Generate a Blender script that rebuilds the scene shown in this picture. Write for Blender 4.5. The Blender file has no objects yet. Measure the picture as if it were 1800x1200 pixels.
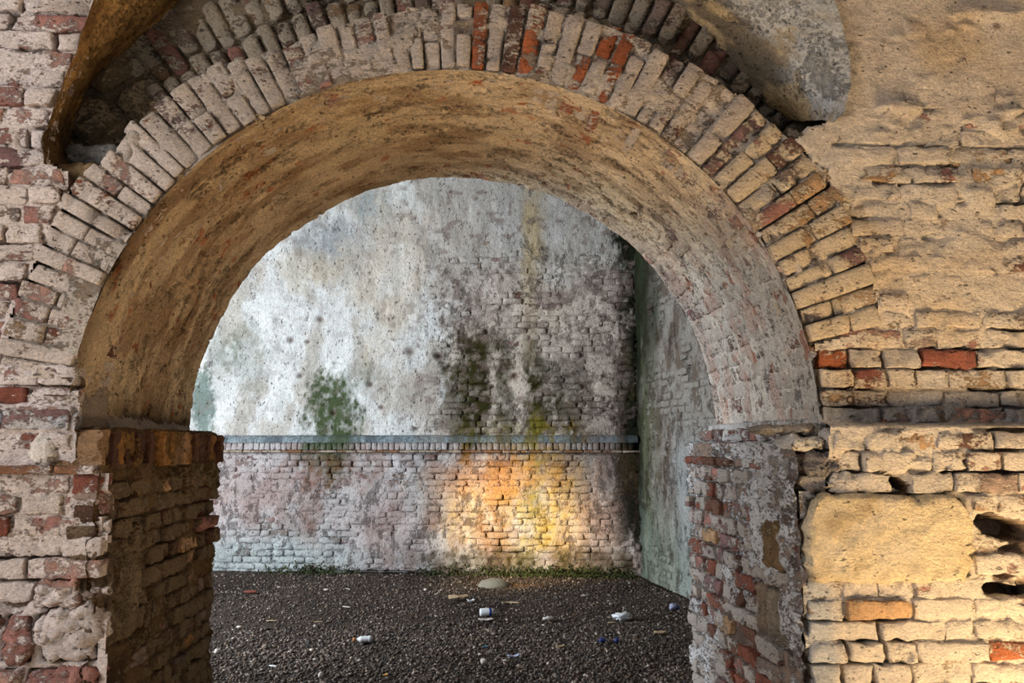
import bpy, math, random
import numpy as np
from mathutils import Vector
sc = bpy.context.scene
COL = sc.collection
PI = math.pi

# ------------------------------------------------------------------ camera, world, light
# metres: x to the right along the arch wall, y into the building, z up; the wall face is y = 0
cd = bpy.data.cameras.new('camera'); cam = bpy.data.objects.new('camera', cd); COL.objects.link(cam)
cd.sensor_width = 36.0; cd.lens = 28.0; cd.clip_start = 0.05
cam.location = (0, -3.0, 1.5)
cam.rotation_euler = (PI/2 + 0.12717, 0, -0.05661)
sc.camera = cam
sc.view_settings.view_transform = 'Standard'; sc.view_settings.look = 'None'
sc.view_settings.gamma = 1.0; sc.view_settings.use_curve_mapping = False
sc.view_settings.exposure = 0.0
w = bpy.data.worlds.new('sky'); sc.world = w; w.use_nodes = True
bg = w.node_tree.nodes['Background']; bg.inputs[0].default_value = (0.80, 0.90, 1.0, 1); bg.inputs[1].default_value = 0.20

def aim(o, target):
    o.rotation_euler = (Vector(target) - o.location).to_track_quat('-Z', 'Y').to_euler()
def area(name, loc, target, sx, sy, power, col):
    d = bpy.data.lights.new(name, 'AREA'); d.shape = 'RECTANGLE'; d.size = sx; d.size_y = sy; d.energy = power; d.color = col
    o = bpy.data.objects.new(name, d); COL.objects.link(o); o.location = loc; aim(o, target); return o
def spot(name, loc, target, power, col, size, blend, radius):
    d = bpy.data.lights.new(name, 'SPOT'); d.energy = power; d.color = col; d.spot_size = size; d.spot_blend = blend; d.shadow_soft_size = radius
    o = bpy.data.objects.new(name, d); COL.objects.link(o); o.location = loc; aim(o, target); return o
# daylight entering the hall through the opening in its left wall
area('hall_window_light', (-5.45, 2.3, 2.2), (1.4, 5.6, 1.7), 2.4, 3.0, 570, (0.83, 0.92, 1.0))
# open side of the front bay, to the left behind the camera
area('bay_window_light', (-4.1, -2.8, 2.3), (-0.9, 0.0, 1.6), 1.7, 2.2, 135, (1.0, 0.94, 0.92))
# the sun reaching the sandy ground in front of the right pier, thrown back up onto the wall and soffit
spot('sunbeam_on_ground', (4.2, -3.2, 3.6), (2.42, -1.2, 0.0), 50000, (1.0, 0.84, 0.62), 0.26, 0.25, 0.05)
# the low patch of evening sun on the far wall
spot('sunbeam_in_hall', (-2.6, 2.2, 2.2), (0.62, 6.4, 0.50), 2900, (1.0, 0.76, 0.40), 0.39, 1.0, 0.25)

# ------------------------------------------------------------------ measured outlines (metres)
# arch centre, extrados radius by angle
EXTRADOS = [(13.1, 1.727), (17.2, 1.745), (23.5, 1.753), (27.6, 1.757), (33.7, 1.8), (41.1, 1.766), (46.9, 1.767), (53.1, 1.744), (60.9, 1.728), (68.5, 1.733), (74.9, 1.729), (82.6, 1.712), (90.3, 1.695), (98.0, 1.675), (106.1, 1.644), (114.2, 1.646), (120.5, 1.669), (127.8, 1.695), (137.0, 1.701), (141.9, 1.677), (145.4, 1.701), (150.0, 1.705), (154.9, 1.699), (161.1, 1.689), (166.5, 1.695), (172.2, 1.671)]
RIGHT_BOUND = [(0.428, 1.23), (0.626, 1.239), (1.327, 1.239), (1.348, 1.35), (1.574, 1.366), (1.804, 1.362), (1.888, 1.371), (1.951, 1.627), (2.075, 1.617), (2.258, 1.558), (2.373, 1.507), (2.559, 1.451), (2.71, 1.314), (2.78, 1.435), (2.822, 1.508), (2.944, 1.55), (3.091, 1.546), (3.313, 1.5), (3.514, 1.472), (3.953, 1.47)]
LEFT_BOUND = [(0.477, -1.265), (0.667, -1.273), (1.396, -1.311), (1.42, -1.421), (1.57, -1.431), (1.757, -1.432), (1.787, -1.705), (1.955, -1.698), (2.105, -1.648), (2.279, -1.589), (2.412, -1.522), (2.523, -1.53), (2.555, -1.599), (2.667, -1.617), (2.816, -1.575), (2.978, -1.523), (3.214, -1.463), (3.407, -1.421), (3.825, -1.359)]
VAULT_L_FRONT = [(-1.592, 2.542), (-1.607, 2.659), (-1.565, 2.807), (-1.513, 2.969), (-1.454, 3.203), (-1.412, 3.394), (-1.35, 3.81)]
VAULT_L_BACK = [(-1.596, 2.647), (-1.67, 2.774), (-1.617, 2.963), (-1.499, 3.131), (-1.263, 3.384), (-1.057, 3.616), (-0.676, 4.012)]
VAULT_R_FRONT = [(1.453, 2.774), (1.502, 2.814), (1.539, 2.935), (1.536, 3.081), (1.49, 3.301), (1.462, 3.501), (1.411, 3.934)]
VAULT_R_MID = [(1.449, 2.821), (1.433, 2.879), (1.374, 3.027), (1.273, 3.2), (1.109, 3.36), (0.92, 3.546), (0.562, 3.896)]
VAULT_R_BACK = [(1.411, 2.914), (1.311, 2.999), (1.201, 3.142), (1.078, 3.313), (0.902, 3.47), (0.648, 3.679), (0.187, 3.994)]
ACCENT_FRONT = [((1.861, 1.838), 'red', 0.15), ((1.396, 1.804), 'orange', 0.2), ((1.493, 1.705), 'red', 0.35), ((1.595, 1.717), 'red', 0.3), ((2.143, 1.775), 'red', 0.45), ((2.188, 2.232), 'brown', 0.2), ((1.976, 0.753), 'orange', 0.1), ((1.772, 1.986), 'brown', 0.4), ((1.768, 1.751), 'pink', 0.5), ((-1.571, 2.033), 'red', 0.1), ((-1.613, 1.903), 'red', 0.25), ((-1.639, 1.658), 'red', 0.1), ((-1.584, 1.518), 'red', 0.3), ((-1.552, 0.824), 'pink', 0.3), ((-1.487, 0.862), 'pink', 0.3), ((-1.374, 1.376), 'red', 0.2), ((1.6, 0.895), 'tan', 0.1), ((2.014, 0.818), 'pink', 0.5), ((1.707, 1.52), 'tan', 0.3), ((-1.323, 3.219), 'red', 0.5)]
ACCENT_RING = [((1.366, 1.626), 'orange', 0.1), ((1.173, 1.631), 'orange', 0.0), ((1.514, 1.414), 'orange', 0.1), ((1.262, 1.435), 'orange', 0.1), ((1.217, 1.433), 'orange', 0.15), ((1.414, 1.56), 'brown', 0.1), ((1.42, 1.388), 'red', 0.25), ((1.214, 1.577), 'red', 0.4), ((1.071, 1.553), 'red', 0.5), ((0.838, 1.752), 'orange', 0.2), ((0.841, 1.632), 'red', 0.3), ((0.83, 1.469), 'orange', 0.4), ((2.235, 1.628), 'orange', 0.2), ((2.234, 1.555), 'red', 0.35), ((2.146, 1.655), 'red', 0.3), ((2.359, 1.57), 'orange', 0.4), ((2.146, 1.464), 'red', 0.5), ((2.58, 1.647), 'orange', 0.3), ((2.579, 1.726), 'orange', 0.35), ((1.467, 1.474), 'red', 0.5), ((1.322, 1.494), 'red', 0.4), ((1.312, 1.624), 'red', 0.45), ((0.644, 1.578), 'brown', 0.4), ((2.69, 1.606), 'tan', 0.4), ((2.642, 1.555), 'tan', 0.3)]
BIG_STONE = (1.232, 1.873, 0.998, 1.314)
HOLES = [(1.894, 2.12, 1.142, 1.228), (1.905, 2.134, 0.921, 0.981), (1.574, 1.65, 1.334, 1.373)]
RUBBLE = [(-1.524, -1.352, 0.914, 1.031), (-1.632, -1.506, 0.727, 0.91), (-1.52, -1.439, 0.799, 0.916), (-1.494, -1.289, 0.732, 0.939), (-1.621, -1.538, 0.642, 0.725), (-1.54, -1.275, 0.638, 0.724), (-1.752, -1.629, 0.733, 0.911), (-1.358, -1.294, 0.933, 1.016)]
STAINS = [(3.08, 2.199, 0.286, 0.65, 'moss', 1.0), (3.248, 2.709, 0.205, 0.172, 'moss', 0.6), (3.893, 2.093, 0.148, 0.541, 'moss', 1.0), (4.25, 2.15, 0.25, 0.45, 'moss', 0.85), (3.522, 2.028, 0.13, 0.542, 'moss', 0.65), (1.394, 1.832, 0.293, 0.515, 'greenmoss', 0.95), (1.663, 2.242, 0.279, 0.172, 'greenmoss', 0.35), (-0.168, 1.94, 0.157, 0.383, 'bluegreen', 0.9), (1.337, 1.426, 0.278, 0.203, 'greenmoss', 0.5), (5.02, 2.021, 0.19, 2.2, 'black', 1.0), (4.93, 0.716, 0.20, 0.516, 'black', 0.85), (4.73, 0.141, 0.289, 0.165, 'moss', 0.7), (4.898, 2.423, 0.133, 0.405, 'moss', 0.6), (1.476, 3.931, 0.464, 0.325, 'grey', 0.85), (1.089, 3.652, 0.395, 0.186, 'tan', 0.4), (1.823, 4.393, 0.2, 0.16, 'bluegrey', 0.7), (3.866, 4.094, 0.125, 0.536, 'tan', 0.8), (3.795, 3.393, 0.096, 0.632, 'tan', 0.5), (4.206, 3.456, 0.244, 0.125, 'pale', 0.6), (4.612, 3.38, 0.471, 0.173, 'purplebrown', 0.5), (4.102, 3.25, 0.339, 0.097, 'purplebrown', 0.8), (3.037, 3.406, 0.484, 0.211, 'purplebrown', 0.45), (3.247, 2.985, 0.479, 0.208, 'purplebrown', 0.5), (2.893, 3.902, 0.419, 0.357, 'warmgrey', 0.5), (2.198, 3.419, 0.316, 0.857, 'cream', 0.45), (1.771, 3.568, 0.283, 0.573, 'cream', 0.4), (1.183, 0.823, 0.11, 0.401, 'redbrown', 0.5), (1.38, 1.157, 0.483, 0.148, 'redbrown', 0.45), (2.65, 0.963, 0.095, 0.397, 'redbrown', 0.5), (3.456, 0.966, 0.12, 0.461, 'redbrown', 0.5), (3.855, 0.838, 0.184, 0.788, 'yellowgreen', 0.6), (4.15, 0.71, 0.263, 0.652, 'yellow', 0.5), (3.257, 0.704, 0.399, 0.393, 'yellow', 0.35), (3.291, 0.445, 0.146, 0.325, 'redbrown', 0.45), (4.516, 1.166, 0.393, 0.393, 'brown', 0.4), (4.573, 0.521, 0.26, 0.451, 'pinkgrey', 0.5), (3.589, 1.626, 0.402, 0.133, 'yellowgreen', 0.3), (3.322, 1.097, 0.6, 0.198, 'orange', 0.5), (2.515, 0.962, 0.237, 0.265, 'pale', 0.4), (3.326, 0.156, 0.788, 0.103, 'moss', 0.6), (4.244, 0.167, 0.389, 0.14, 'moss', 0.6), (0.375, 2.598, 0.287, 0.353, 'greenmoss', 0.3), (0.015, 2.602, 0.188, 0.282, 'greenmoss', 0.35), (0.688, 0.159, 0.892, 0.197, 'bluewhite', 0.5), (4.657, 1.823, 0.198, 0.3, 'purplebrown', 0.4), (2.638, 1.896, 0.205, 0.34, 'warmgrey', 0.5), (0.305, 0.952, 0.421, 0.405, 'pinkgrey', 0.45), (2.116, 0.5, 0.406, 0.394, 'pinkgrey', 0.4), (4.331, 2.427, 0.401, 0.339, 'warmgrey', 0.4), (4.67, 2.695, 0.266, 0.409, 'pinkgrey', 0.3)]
BACK_PITS = [(0.87, 2.755, 0.05), (1.006, 2.315, 0.04), (2.352, 2.601, 0.07), (2.699, 2.543, 0.06), (1.873, 2.206, 0.04), (1.232, 3.01, 0.05), (1.084, 2.732, 0.03), (2.436, 1.681, 0.05), (3.623, 2.297, 0.05), (1.428, 1.866, 0.04), (2.018, 1.932, 0.03)]
LITTER = {'boulder': (0.298, 5.658), 'bark': (-0.065, 4.886), 'scrap': (0.054, 4.797), 'can': (0.184, 4.191), 'card': (0.175, 4.034), 'twig': (0.43, 4.775), 'film': (0.708, 4.004), 'bag': (1.328, 3.947), 'packet': (1.869, 4.333), 'bottle': (-0.757, 3.274), 'chip_cyan': (0.149, 3.105), 'wrapper': (0.342, 2.828), 'blue1': (1.036, 3.207), 'blue2': (1.143, 3.2), 'chip': (1.539, 3.448), 'lump': (-1.785, 3.087), 'stick1': (-1.295, 2.705), 'lump2': (-0.927, 2.433), 'stick2': (-1.084, 4.6), 'stick3': (-1.202, 5.514), 'amber': (-0.516, 2.435), 'shard': (-2.165, 5.443), 'bottlecap': (-0.827, 3.295), 'pale1': (-0.406, 5.406), 'pale2': (-1.418, 5.463), 'pale3': (-1.836, 3.834), 'cloth': (0.707, 3.123), 'chip3': (1.161, 5.073), 'straw': (-1.628, 4.071), 'straw2': (-1.235, 4.049), 'lump3': (0.127, 2.652), 'chip4': (1.222, 3.845), 'brown1': (1.109, 2.528)}
CX, CZ, R = -0.05, 1.559, 1.41          # arch centre and radius
DEP = 1.3                               # thickness of the arch wall

# ------------------------------------------------------------------ noise and colour helpers
_rs = np.random.RandomState(7)
_T = _rs.rand(256, 256)
def vn(x, y, seed=0):
    x = np.asarray(x, float) + seed*17.31; y = np.asarray(y, float) + seed*9.77
    ix = np.floor(x).astype(int); iy = np.floor(y).astype(int); fx = x-ix; fy = y-iy
    fx = fx*fx*(3-2*fx); fy = fy*fy*(3-2*fy)
    a = _T[ix & 255, iy & 255]; b = _T[(ix+1) & 255, iy & 255]; c = _T[ix & 255, (iy+1) & 255]; d = _T[(ix+1) & 255, (iy+1) & 255]
    return (a*(1-fx)+b*fx)*(1-fy) + (c*(1-fx)+d*fx)*fy
def fbm(x, y, oct=4, seed=0, rough=0.55):
    v = 0; amp = 1; tot = 0; f = 1.0
    for k in range(oct):
        v = v + amp*vn(np.asarray(x)*f, np.asarray(y)*f, seed+k*3); tot += amp; amp *= rough; f *= 2.07
    return v/tot
def sst(a, b, x):
    t = np.clip((x-a)/(b-a), 0, 1); return t*t*(3-2*t)
def lin(r, g, b):
    f = lambda c: (c/255/12.92 if c/255 <= .04045 else ((c/255+.055)/1.055)**2.4)
    return np.array([f(r), f(g), f(b)])
def mixc(c, d, m):
    m = np.asarray(m)[..., None]; return c*(1-m) + d*m

BRICK = dict(red=lin(130, 80, 66), orange=lin(158, 92, 60), brown=lin(108, 78, 66), pink=lin(178, 138, 124), tan=lin(172, 140, 106),
             rose=lin(160, 116, 106), grey=lin(140, 122, 112), mauve=lin(134, 104, 102), ochre=lin(176, 128, 76))

# ------------------------------------------------------------------ materials
def nd(t, k, **kw):
    n = t.nodes.new(k)
    for a, b in kw.items(): setattr(n, a, b)
    return n
def math_n(t, op, a, b=None, clamp=False):
    n = nd(t, 'ShaderNodeMath', operation=op, use_clamp=clamp)
    for i, v in enumerate((a, b)):
        if v is None: continue
        if isinstance(v, (int, float)): n.inputs[i].default_value = v
        else: t.links.new(v, n.inputs[i])
    return n.outputs[0]
def noise_n(t, pos, scale, detail=4, rough=.6):
    n = nd(t, 'ShaderNodeTexNoise'); n.inputs['Scale'].default_value = scale; n.inputs['Detail'].default_value = detail
    n.inputs['Roughness'].default_value = rough; t.links.new(pos, n.inputs['Vector']); return n.outputs['Fac']
def mix_n(t, fac, a, b, blend='MIX'):
    n = nd(t, 'ShaderNodeMix', data_type='RGBA', blend_type=blend)
    for s, v in ((n.inputs[0], fac), (n.inputs[6], a), (n.inputs[7], b)):
        if hasattr(v, 'is_linked'): t.links.new(v, s)
        else: s.default_value = v
    return n.outputs[2]
def masonry(name, scale=1.0, sharp=7.0, bump=0.7, dist=.010, stretch=(1, 1, 1), pit=.30):
    m = bpy.data.materials.new(name); m.use_nodes = True; t = m.node_tree; b = t.nodes['Principled BSDF']
    b.inputs['Roughness'].default_value = .93; b.inputs['Specular IOR Level'].default_value = .15
    g = nd(t, 'ShaderNodeNewGeometry'); mp = nd(t, 'ShaderNodeMapping'); mp.inputs['Scale'].default_value = stretch
    t.links.new(g.outputs['Position'], mp.inputs['Vector']); p = mp.outputs[0]
    c = nd(t, 'ShaderNodeAttribute', attribute_name='Col'); wsh = nd(t, 'ShaderNodeAttribute', attribute_name='Wash')
    n1 = noise_n(t, p, 23*scale, 8, .70); n2 = noise_n(t, p, 78*scale, 4, .65); n3 = noise_n(t, p, 150*scale, 3, .6); n4 = noise_n(t, p, 5.5*scale, 3, .5)
    s = math_n(t, 'ADD', math_n(t, 'MULTIPLY', n1, .62), math_n(t, 'MULTIPLY', n2, .38))
    s = math_n(t, 'SUBTRACT', math_n(t, 'ADD', s, c.outputs['Alpha']), 1.0)
    msk = math_n(t, 'ADD', math_n(t, 'MULTIPLY', s, sharp), .5, True)
    col = mix_n(t, msk, c.outputs['Color'], wsh.outputs['Color'])
    gr = math_n(t, 'ADD', math_n(t, 'MULTIPLY', n3, 1.0), .50)
    gr = math_n(t, 'MULTIPLY', gr, math_n(t, 'ADD', math_n(t, 'MULTIPLY', n4, .7), .66))
    gr = math_n(t, 'MULTIPLY', gr, math_n(t, 'ADD', math_n(t, 'MULTIPLY', n2, 1.3), .35))
    k = nd(t, 'ShaderNodeCombineColor')
    for i in range(3): t.links.new(gr, k.inputs[i])
    col = mix_n(t, 1.0, col, k.outputs[0], 'MULTIPLY')
    pits = math_n(t, 'MULTIPLY', math_n(t, 'SUBTRACT', noise_n(t, p, 40*scale, 2, .5), .66), 14.0, True)
    col = mix_n(t, math_n(t, 'MULTIPLY', pits, .75), col, (*lin(62, 50, 40), 1))
    t.links.new(col, b.inputs['Base Color'])
    h = math_n(t, 'ADD', math_n(t, 'MULTIPLY', n1, 1.0), math_n(t, 'MULTIPLY', n2, .55))
    h = math_n(t, 'ADD', h, math_n(t, 'MULTIPLY', n3, .22)); h = math_n(t, 'ADD', h, math_n(t, 'MULTIPLY', msk, .42))
    h = math_n(t, 'SUBTRACT', h, math_n(t, 'MULTIPLY', pits, .45))
    bp = nd(t, 'ShaderNodeBump'); bp.inputs['Strength'].default_value = bump; bp.inputs['Distance'].default_value = dist
    t.links.new(h, bp.inputs['Height']); t.links.new(bp.outputs[0], b.inputs['Normal'])
    return m
M_WALL = masonry('weathered_masonry', 1.0, 12, 1.0, .015, (.85, .85, 1.35))
M_SOFFIT = masonry('soffit_plaster', .95, 9, 1.0, .018)
M_BACK = masonry('stained_hall_masonry', .62, 8, .9, .022, (1.3, 1.3, .8))
def plain(name, rgb, rough=.7, var=.25, sc_=40, bump=.2, metal=0, trans=0):
    m = bpy.data.materials.new(name); m.use_nodes = True; t = m.node_tree; b = t.nodes['Principled BSDF']
    b.inputs['Roughness'].default_value = rough; b.inputs['Metallic'].default_value = metal
    tc = nd(t, 'ShaderNodeTexCoord'); n = noise_n(t, tc.outputs['Object'], sc_, 4)
    a = lin(*rgb); lo = (*(a*(1-var)), 1); hi = (*np.minimum(a*(1+var), 1), 1)
    t.links.new(mix_n(t, n, lo, hi), b.inputs['Base Color'])
    bp = nd(t, 'ShaderNodeBump'); bp.inputs['Strength'].default_value = bump; bp.inputs['Distance'].default_value = .004
    t.links.new(n, bp.inputs['Height']); t.links.new(bp.outputs[0], b.inputs['Normal'])
    return m

# ------------------------------------------------------------------ mesh helpers
def link(name, me, parent=None, loc=(0, 0, 0)):
    o = bpy.data.objects.new(name, me); COL.objects.link(o); o.location = loc
    if parent is not None:
        o.parent = parent
    return o
def tag(o, label=None, cat=None, group=None, kind=None):
    for k, v in (('label', label), ('category', cat), ('group', group), ('kind', kind)):
        if v: o[k] = v
    return o
def raw_mesh(name, V, Q, mat, col=None, wash=None, smooth=True, flat_last=0):
    """V (n,3), Q (m,4) or a list of faces; col (n,4), wash (n,3)"""
    me = bpy.data.meshes.new(name); V = np.asarray(V, np.float32)
    if isinstance(Q, np.ndarray):
        k = Q.shape[1]; m = len(Q)
        me.vertices.add(len(V)); me.vertices.foreach_set('co', V.ravel())
        me.loops.add(m*k); me.loops.foreach_set('vertex_index', Q.astype(np.int32).ravel())
        me.polygons.add(m); me.polygons.foreach_set('loop_start', np.arange(0, m*k, k, dtype=np.int32))
        me.update(calc_edges=True)
    else:
        me.from_pydata(V.tolist(), [], Q)
    if smooth: me.polygons.foreach_set('use_smooth', np.arange(len(me.polygons)) < len(me.polygons)-flat_last)
    if col is not None:
        a = me.attributes.new('Col', 'FLOAT_COLOR', 'POINT'); a.data.foreach_set('color', np.asarray(col, np.float32).ravel())
        b = me.attributes.new('Wash', 'FLOAT_COLOR', 'POINT')
        b.data.foreach_set('color', np.c_[np.asarray(wash, np.float32), np.ones(len(V), np.float32)].ravel())
    me.materials.append(mat); me.validate() if False else None
    return me
def grid_faces(nu, nv):
    i = np.arange(nu)[:, None]; j = np.arange(nv)[None, :]; k = i*(nv+1)+j
    return np.stack([k, k+nv+1, k+nv+2, k+1], -1).reshape(-1, 4)
def sheet(name, M, s0, s1, t0, t1, res, height, colour, mat, keep=None, flip=False):
    """a fine height-field surface over the (s, t) rectangle"""
    nu = int((s1-s0)/res); nv = int((t1-t0)/res)
    S, T = np.meshgrid(np.linspace(s0, s1, nu+1), np.linspace(t0, t1, nv+1), indexing='ij')
    S = S.ravel(); T = T.ravel(); h = height(S, T); col, wash = colour(S, T, h)
    V = np.stack(M(S, T, h), -1); Q = grid_faces(nu, nv)
    if flip: Q = Q[:, ::-1]
    if keep is not None:
        k = keep(S, T); Q = Q[k[Q].all(1)]
        u = np.unique(Q); rem = np.full(len(V), -1); rem[u] = np.arange(len(u)); V = V[u]; col = col[u]; wash = wash[u]; Q = rem[Q]
    return raw_mesh(name, V, Q, mat, col, wash)

_GF = {}
def piece_faces(na, nb):
    """faces of a slab: top grid (na x nb) and a skirt"""
    if (na, nb) in _GF: return _GF[na, nb]
    Q = grid_faces(na, nb).tolist(); idx = lambda i, j: i*(nb+1)+j
    per = [idx(i, 0) for i in range(na)] + [idx(na, j) for j in range(nb)] + [idx(i, nb) for i in range(na, 0, -1)] + [idx(0, j) for j in range(nb, 0, -1)]
    n = (na+1)*(nb+1); k = len(per)
    for a in range(k): Q.append([per[(a+1) % k], per[a], n+a, n+(a+1) % k])
    _GF[na, nb] = (np.array(Q), per); return _GF[na, nb]
def piece(M, s0, s1, t0, t1, proud=0., depth=.06, col=(.3, .2, .15), wash=.5, washcol=(.6, .6, .6), seed=0, res=.013, rnd=.006,
          rough=.006, edge=.007, tilt=(0, 0), corner=.06, chip=.5, colfun=None, flip=False, skew=0.):
    """one irregular brick or stone as (V, Q, col, wash)"""
    L, H = s1-s0, t1-t0
    na = max(3, min(28, int(L/res))); nb = max(3, min(16, int(H/res)))
    ra = min(.25, rnd/L); rb = min(.25, rnd/H)
    a = np.r_[0, np.linspace(ra, 1-ra, na-1), 1]; b = np.r_[0, np.linspace(rb, 1-rb, nb-1), 1]
    Aa, Bb = np.meshgrid(a, b, indexing='ij'); Aa = Aa.ravel()*2-1; Bb = Bb.ravel()*2-1
    A2 = Aa*(1-corner*np.abs(Bb)**6*.6); B2 = Bb*(1-corner*np.abs(Aa)**10)
    S = s0 + L*(A2+1)/2; T = t0 + H*(B2+1)/2 + skew*Aa*.5
    S = S + edge*(fbm(T*34, S*9, 3, seed)-.5)*2.4*np.sign(Aa)*np.abs(Aa)**4
    T = T + edge*(fbm(S*26, T*9, 4, seed+5)-.5)*2.4*np.sign(Bb)*np.abs(Bb)**4
    de = np.minimum((1-np.abs(Aa))*L/2, (1-np.abs(Bb))*H/2); e = np.clip(1-de/max(rnd, 1e-4), 0, 1)
    h = proud + tilt[0]*Aa + tilt[1]*Bb + rough*(fbm(S*30, T*38, 4, seed+2, .65)-.5)*2.6 - rnd*.8*e**1.5
    wear = np.clip(fbm(S*16, T*20, 3, seed+8)-.60, 0, 1)*np.clip(1.3-de/.03, 0, 1)
    h = h - chip*wear*.16
    Q, per = piece_faces(na, nb)
    s = np.r_[S, S[per]]; t = np.r_[T, T[per]]; hh = np.r_[h, np.full(len(per), proud-depth)]
    V = np.stack(M(s, t, hh), -1)
    c = np.tile(np.asarray(col, float), (len(s), 1)); wc = np.tile(np.asarray(washcol, float), (len(s), 1))
    c = c*(.62+.76*fbm(s*30, t*30, 3, seed+11))[:, None]
    wa = np.clip(wash + .5*(fbm(s*9, t*13, 3, seed+4)-.5), 0, 1)
    if colfun is not None: c, wa, wc = colfun(s, t, c, wa, wc)
    if flip: Q = Q[:, ::-1]
    return V, Q, np.c_[c, wa], wc, len(per)
def put(name, pc, mat, parent, label=None):
    V, Q, c, wc, k = pc; o = V.mean(0); me = raw_mesh(name, V-o, Q, mat, c, wc, flat_last=k)
    ob = link(name, me, parent, o)
    if label: ob['label'] = label
    return ob
def merge(name, pcs, mat, parent):
    n = 0; Vs, Qs, Cs, Ws = [], [], [], []
    for V, Q, c, wc, _ in pcs:
        Vs.append(V); Qs.append(Q+n); Cs.append(c); Ws.append(wc); n += len(V)
    o = link(name, raw_mesh(name, np.concatenate(Vs), np.concatenate(Qs), mat, np.concatenate(Cs), np.concatenate(Ws)), parent)
    o['kind'] = 'stuff'; return o
def solid(name, V, F, mat, parent=None, smooth=False, rgb=None):
    V = np.asarray(V, float)
    if rgb is None: return link(name, raw_mesh(name, V, F, mat, smooth=smooth), parent)
    return link(name, raw_mesh(name, V, F, mat, np.tile(np.r_[rgb, .3], (len(V), 1)), np.tile(rgb, (len(V), 1)), smooth), parent)

rng = random.Random(11)
def pick(d):
    k = list(d); return rng.choices(k, [d[i] for i in k])[0]
def courses(t0, t1, hmin, hmax, joint):
    out = []; t = t0
    while t < t1:
        h = rng.uniform(hmin, hmax); out.append((t, t+h)); t += h+joint
    return out
def row(a, b, joint, hd=.5, lo=(.10, .135), hi=(.21, .265)):
    """brick intervals between a and b"""
    out = []; s = a
    while s < b-.035:
        l = rng.uniform(*lo) if rng.random() < hd else rng.uniform(*hi)
        e = min(s+l, b)
        if b-e < .05: e = b
        out.append((s, e)); s = e + joint*rng.uniform(.7, 1.5)
    return out
def nearest(acc, s, t, s0, s1, t0, t1):
    for (p, c, wv) in acc:
        if s0-.006 <= p[0] <= s1+.006 and t0-.005 <= p[1] <= t1+.005: return c, wv
    return None

# ================================================================== 1. the arch wall
def RB(z): return np.interp(z, [p[0] for p in RIGHT_BOUND], [p[1] for p in RIGHT_BOUND])
def LB(z): return np.interp(z, [p[0] for p in LEFT_BOUND], [p[1] for p in LEFT_BOUND])
def EXT(deg): return np.interp(deg, [p[0] for p in EXTRADOS], [p[1] for p in EXTRADOS])
def M_front(s, t, h): return np.asarray(s)+0*np.asarray(h), -np.asarray(h), np.asarray(t)+0*np.asarray(h)
def off_front(s, t):
    """the right pier stands proud below the string course, the band above it is set back; the left ledge"""
    edge = 1.572 + .012*(fbm(s*9, 0*s, 3, 31)-.5)
    r = sst(1.10, 1.16, s)*(1-sst(edge-.006, edge+.012, t))*(.085+.016*(fbm(s*4, t*4, 2, 5)-.5))
    band = sst(1.46, 1.52, s)*sst(edge, edge+.014, t)*(1-sst(1.70, 1.715, t))*.020
    band2 = sst(1.60, 1.66, s)*sst(1.635, 1.645, t)*(1-sst(1.705, 1.72, t))*.012
    l = (1-sst(-1.30, -1.2, s))*(sst(1.535, 1.55, t)*(1-sst(1.60, 1.615, t))*.022)
    return r - band - band2 + l
HOLE_D = .13
def hole_mask(s, t):
    m = 0*np.asarray(s, float)
    for (x0, x1, z0, z1) in HOLES:
        cx, cz, rx, rz = (x0+x1)/2, (z0+z1)/2, (x1-x0)/2, (z1-z0)/2
        d = (np.abs((s-cx)/rx)**3.5+np.abs((t-cz+.02*(s-cx)/rx)/rz)**3.5)**(1/3.5) + .6*(fbm(s*22, t*22, 3, 3)-.5)
        m = np.maximum(m, 1-sst(.8, 1.1, d))
    return m
def plaster_front(s, t):
    """where old render still covers the bricks (0..1)"""
    b = fbm(s*2.2, t*3.2, 4, 21)
    up = sst(2.35, 3.0, t)*sst(1.45, 1.7, s)*.10
    lowr = (1-sst(.75, 1.0, t))*sst(1.2, 1.5, s)*.15
    return b + up + lowr - .05 + .05*sst(1.55, 1.9, t)*sst(1.4, 1.5, s)
CRACKS = [((1.46, 2.69), (1.75, 2.695), (2.0, 2.72), (2.3, 2.70)), ((1.60, 2.60), (1.85, 2.615), (2.0, 2.62)), ((2.09, 2.66), (2.16, 2.64), (2.4, 2.665)), ((1.62, 2.545), (1.95, 2.54)), ((1.50, 1.255+.0), (1.51, 1.25))]
def crack(s, t):
    m = 0*np.asarray(s, float); j = .012*(fbm(s*18, 0*s, 3, 77)-.5)*2
    for pl in CRACKS:
        for (a, b), (c, d) in zip(pl[:-1], pl[1:]):
            u = np.clip((s-a)/(c-a+1e-9), 0, 1); z = b+(d-b)*u + j
            m = np.maximum(m, (1-sst(.004, .013, np.abs(t-z)))*(s > a)*(s < c))
    return m
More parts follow.
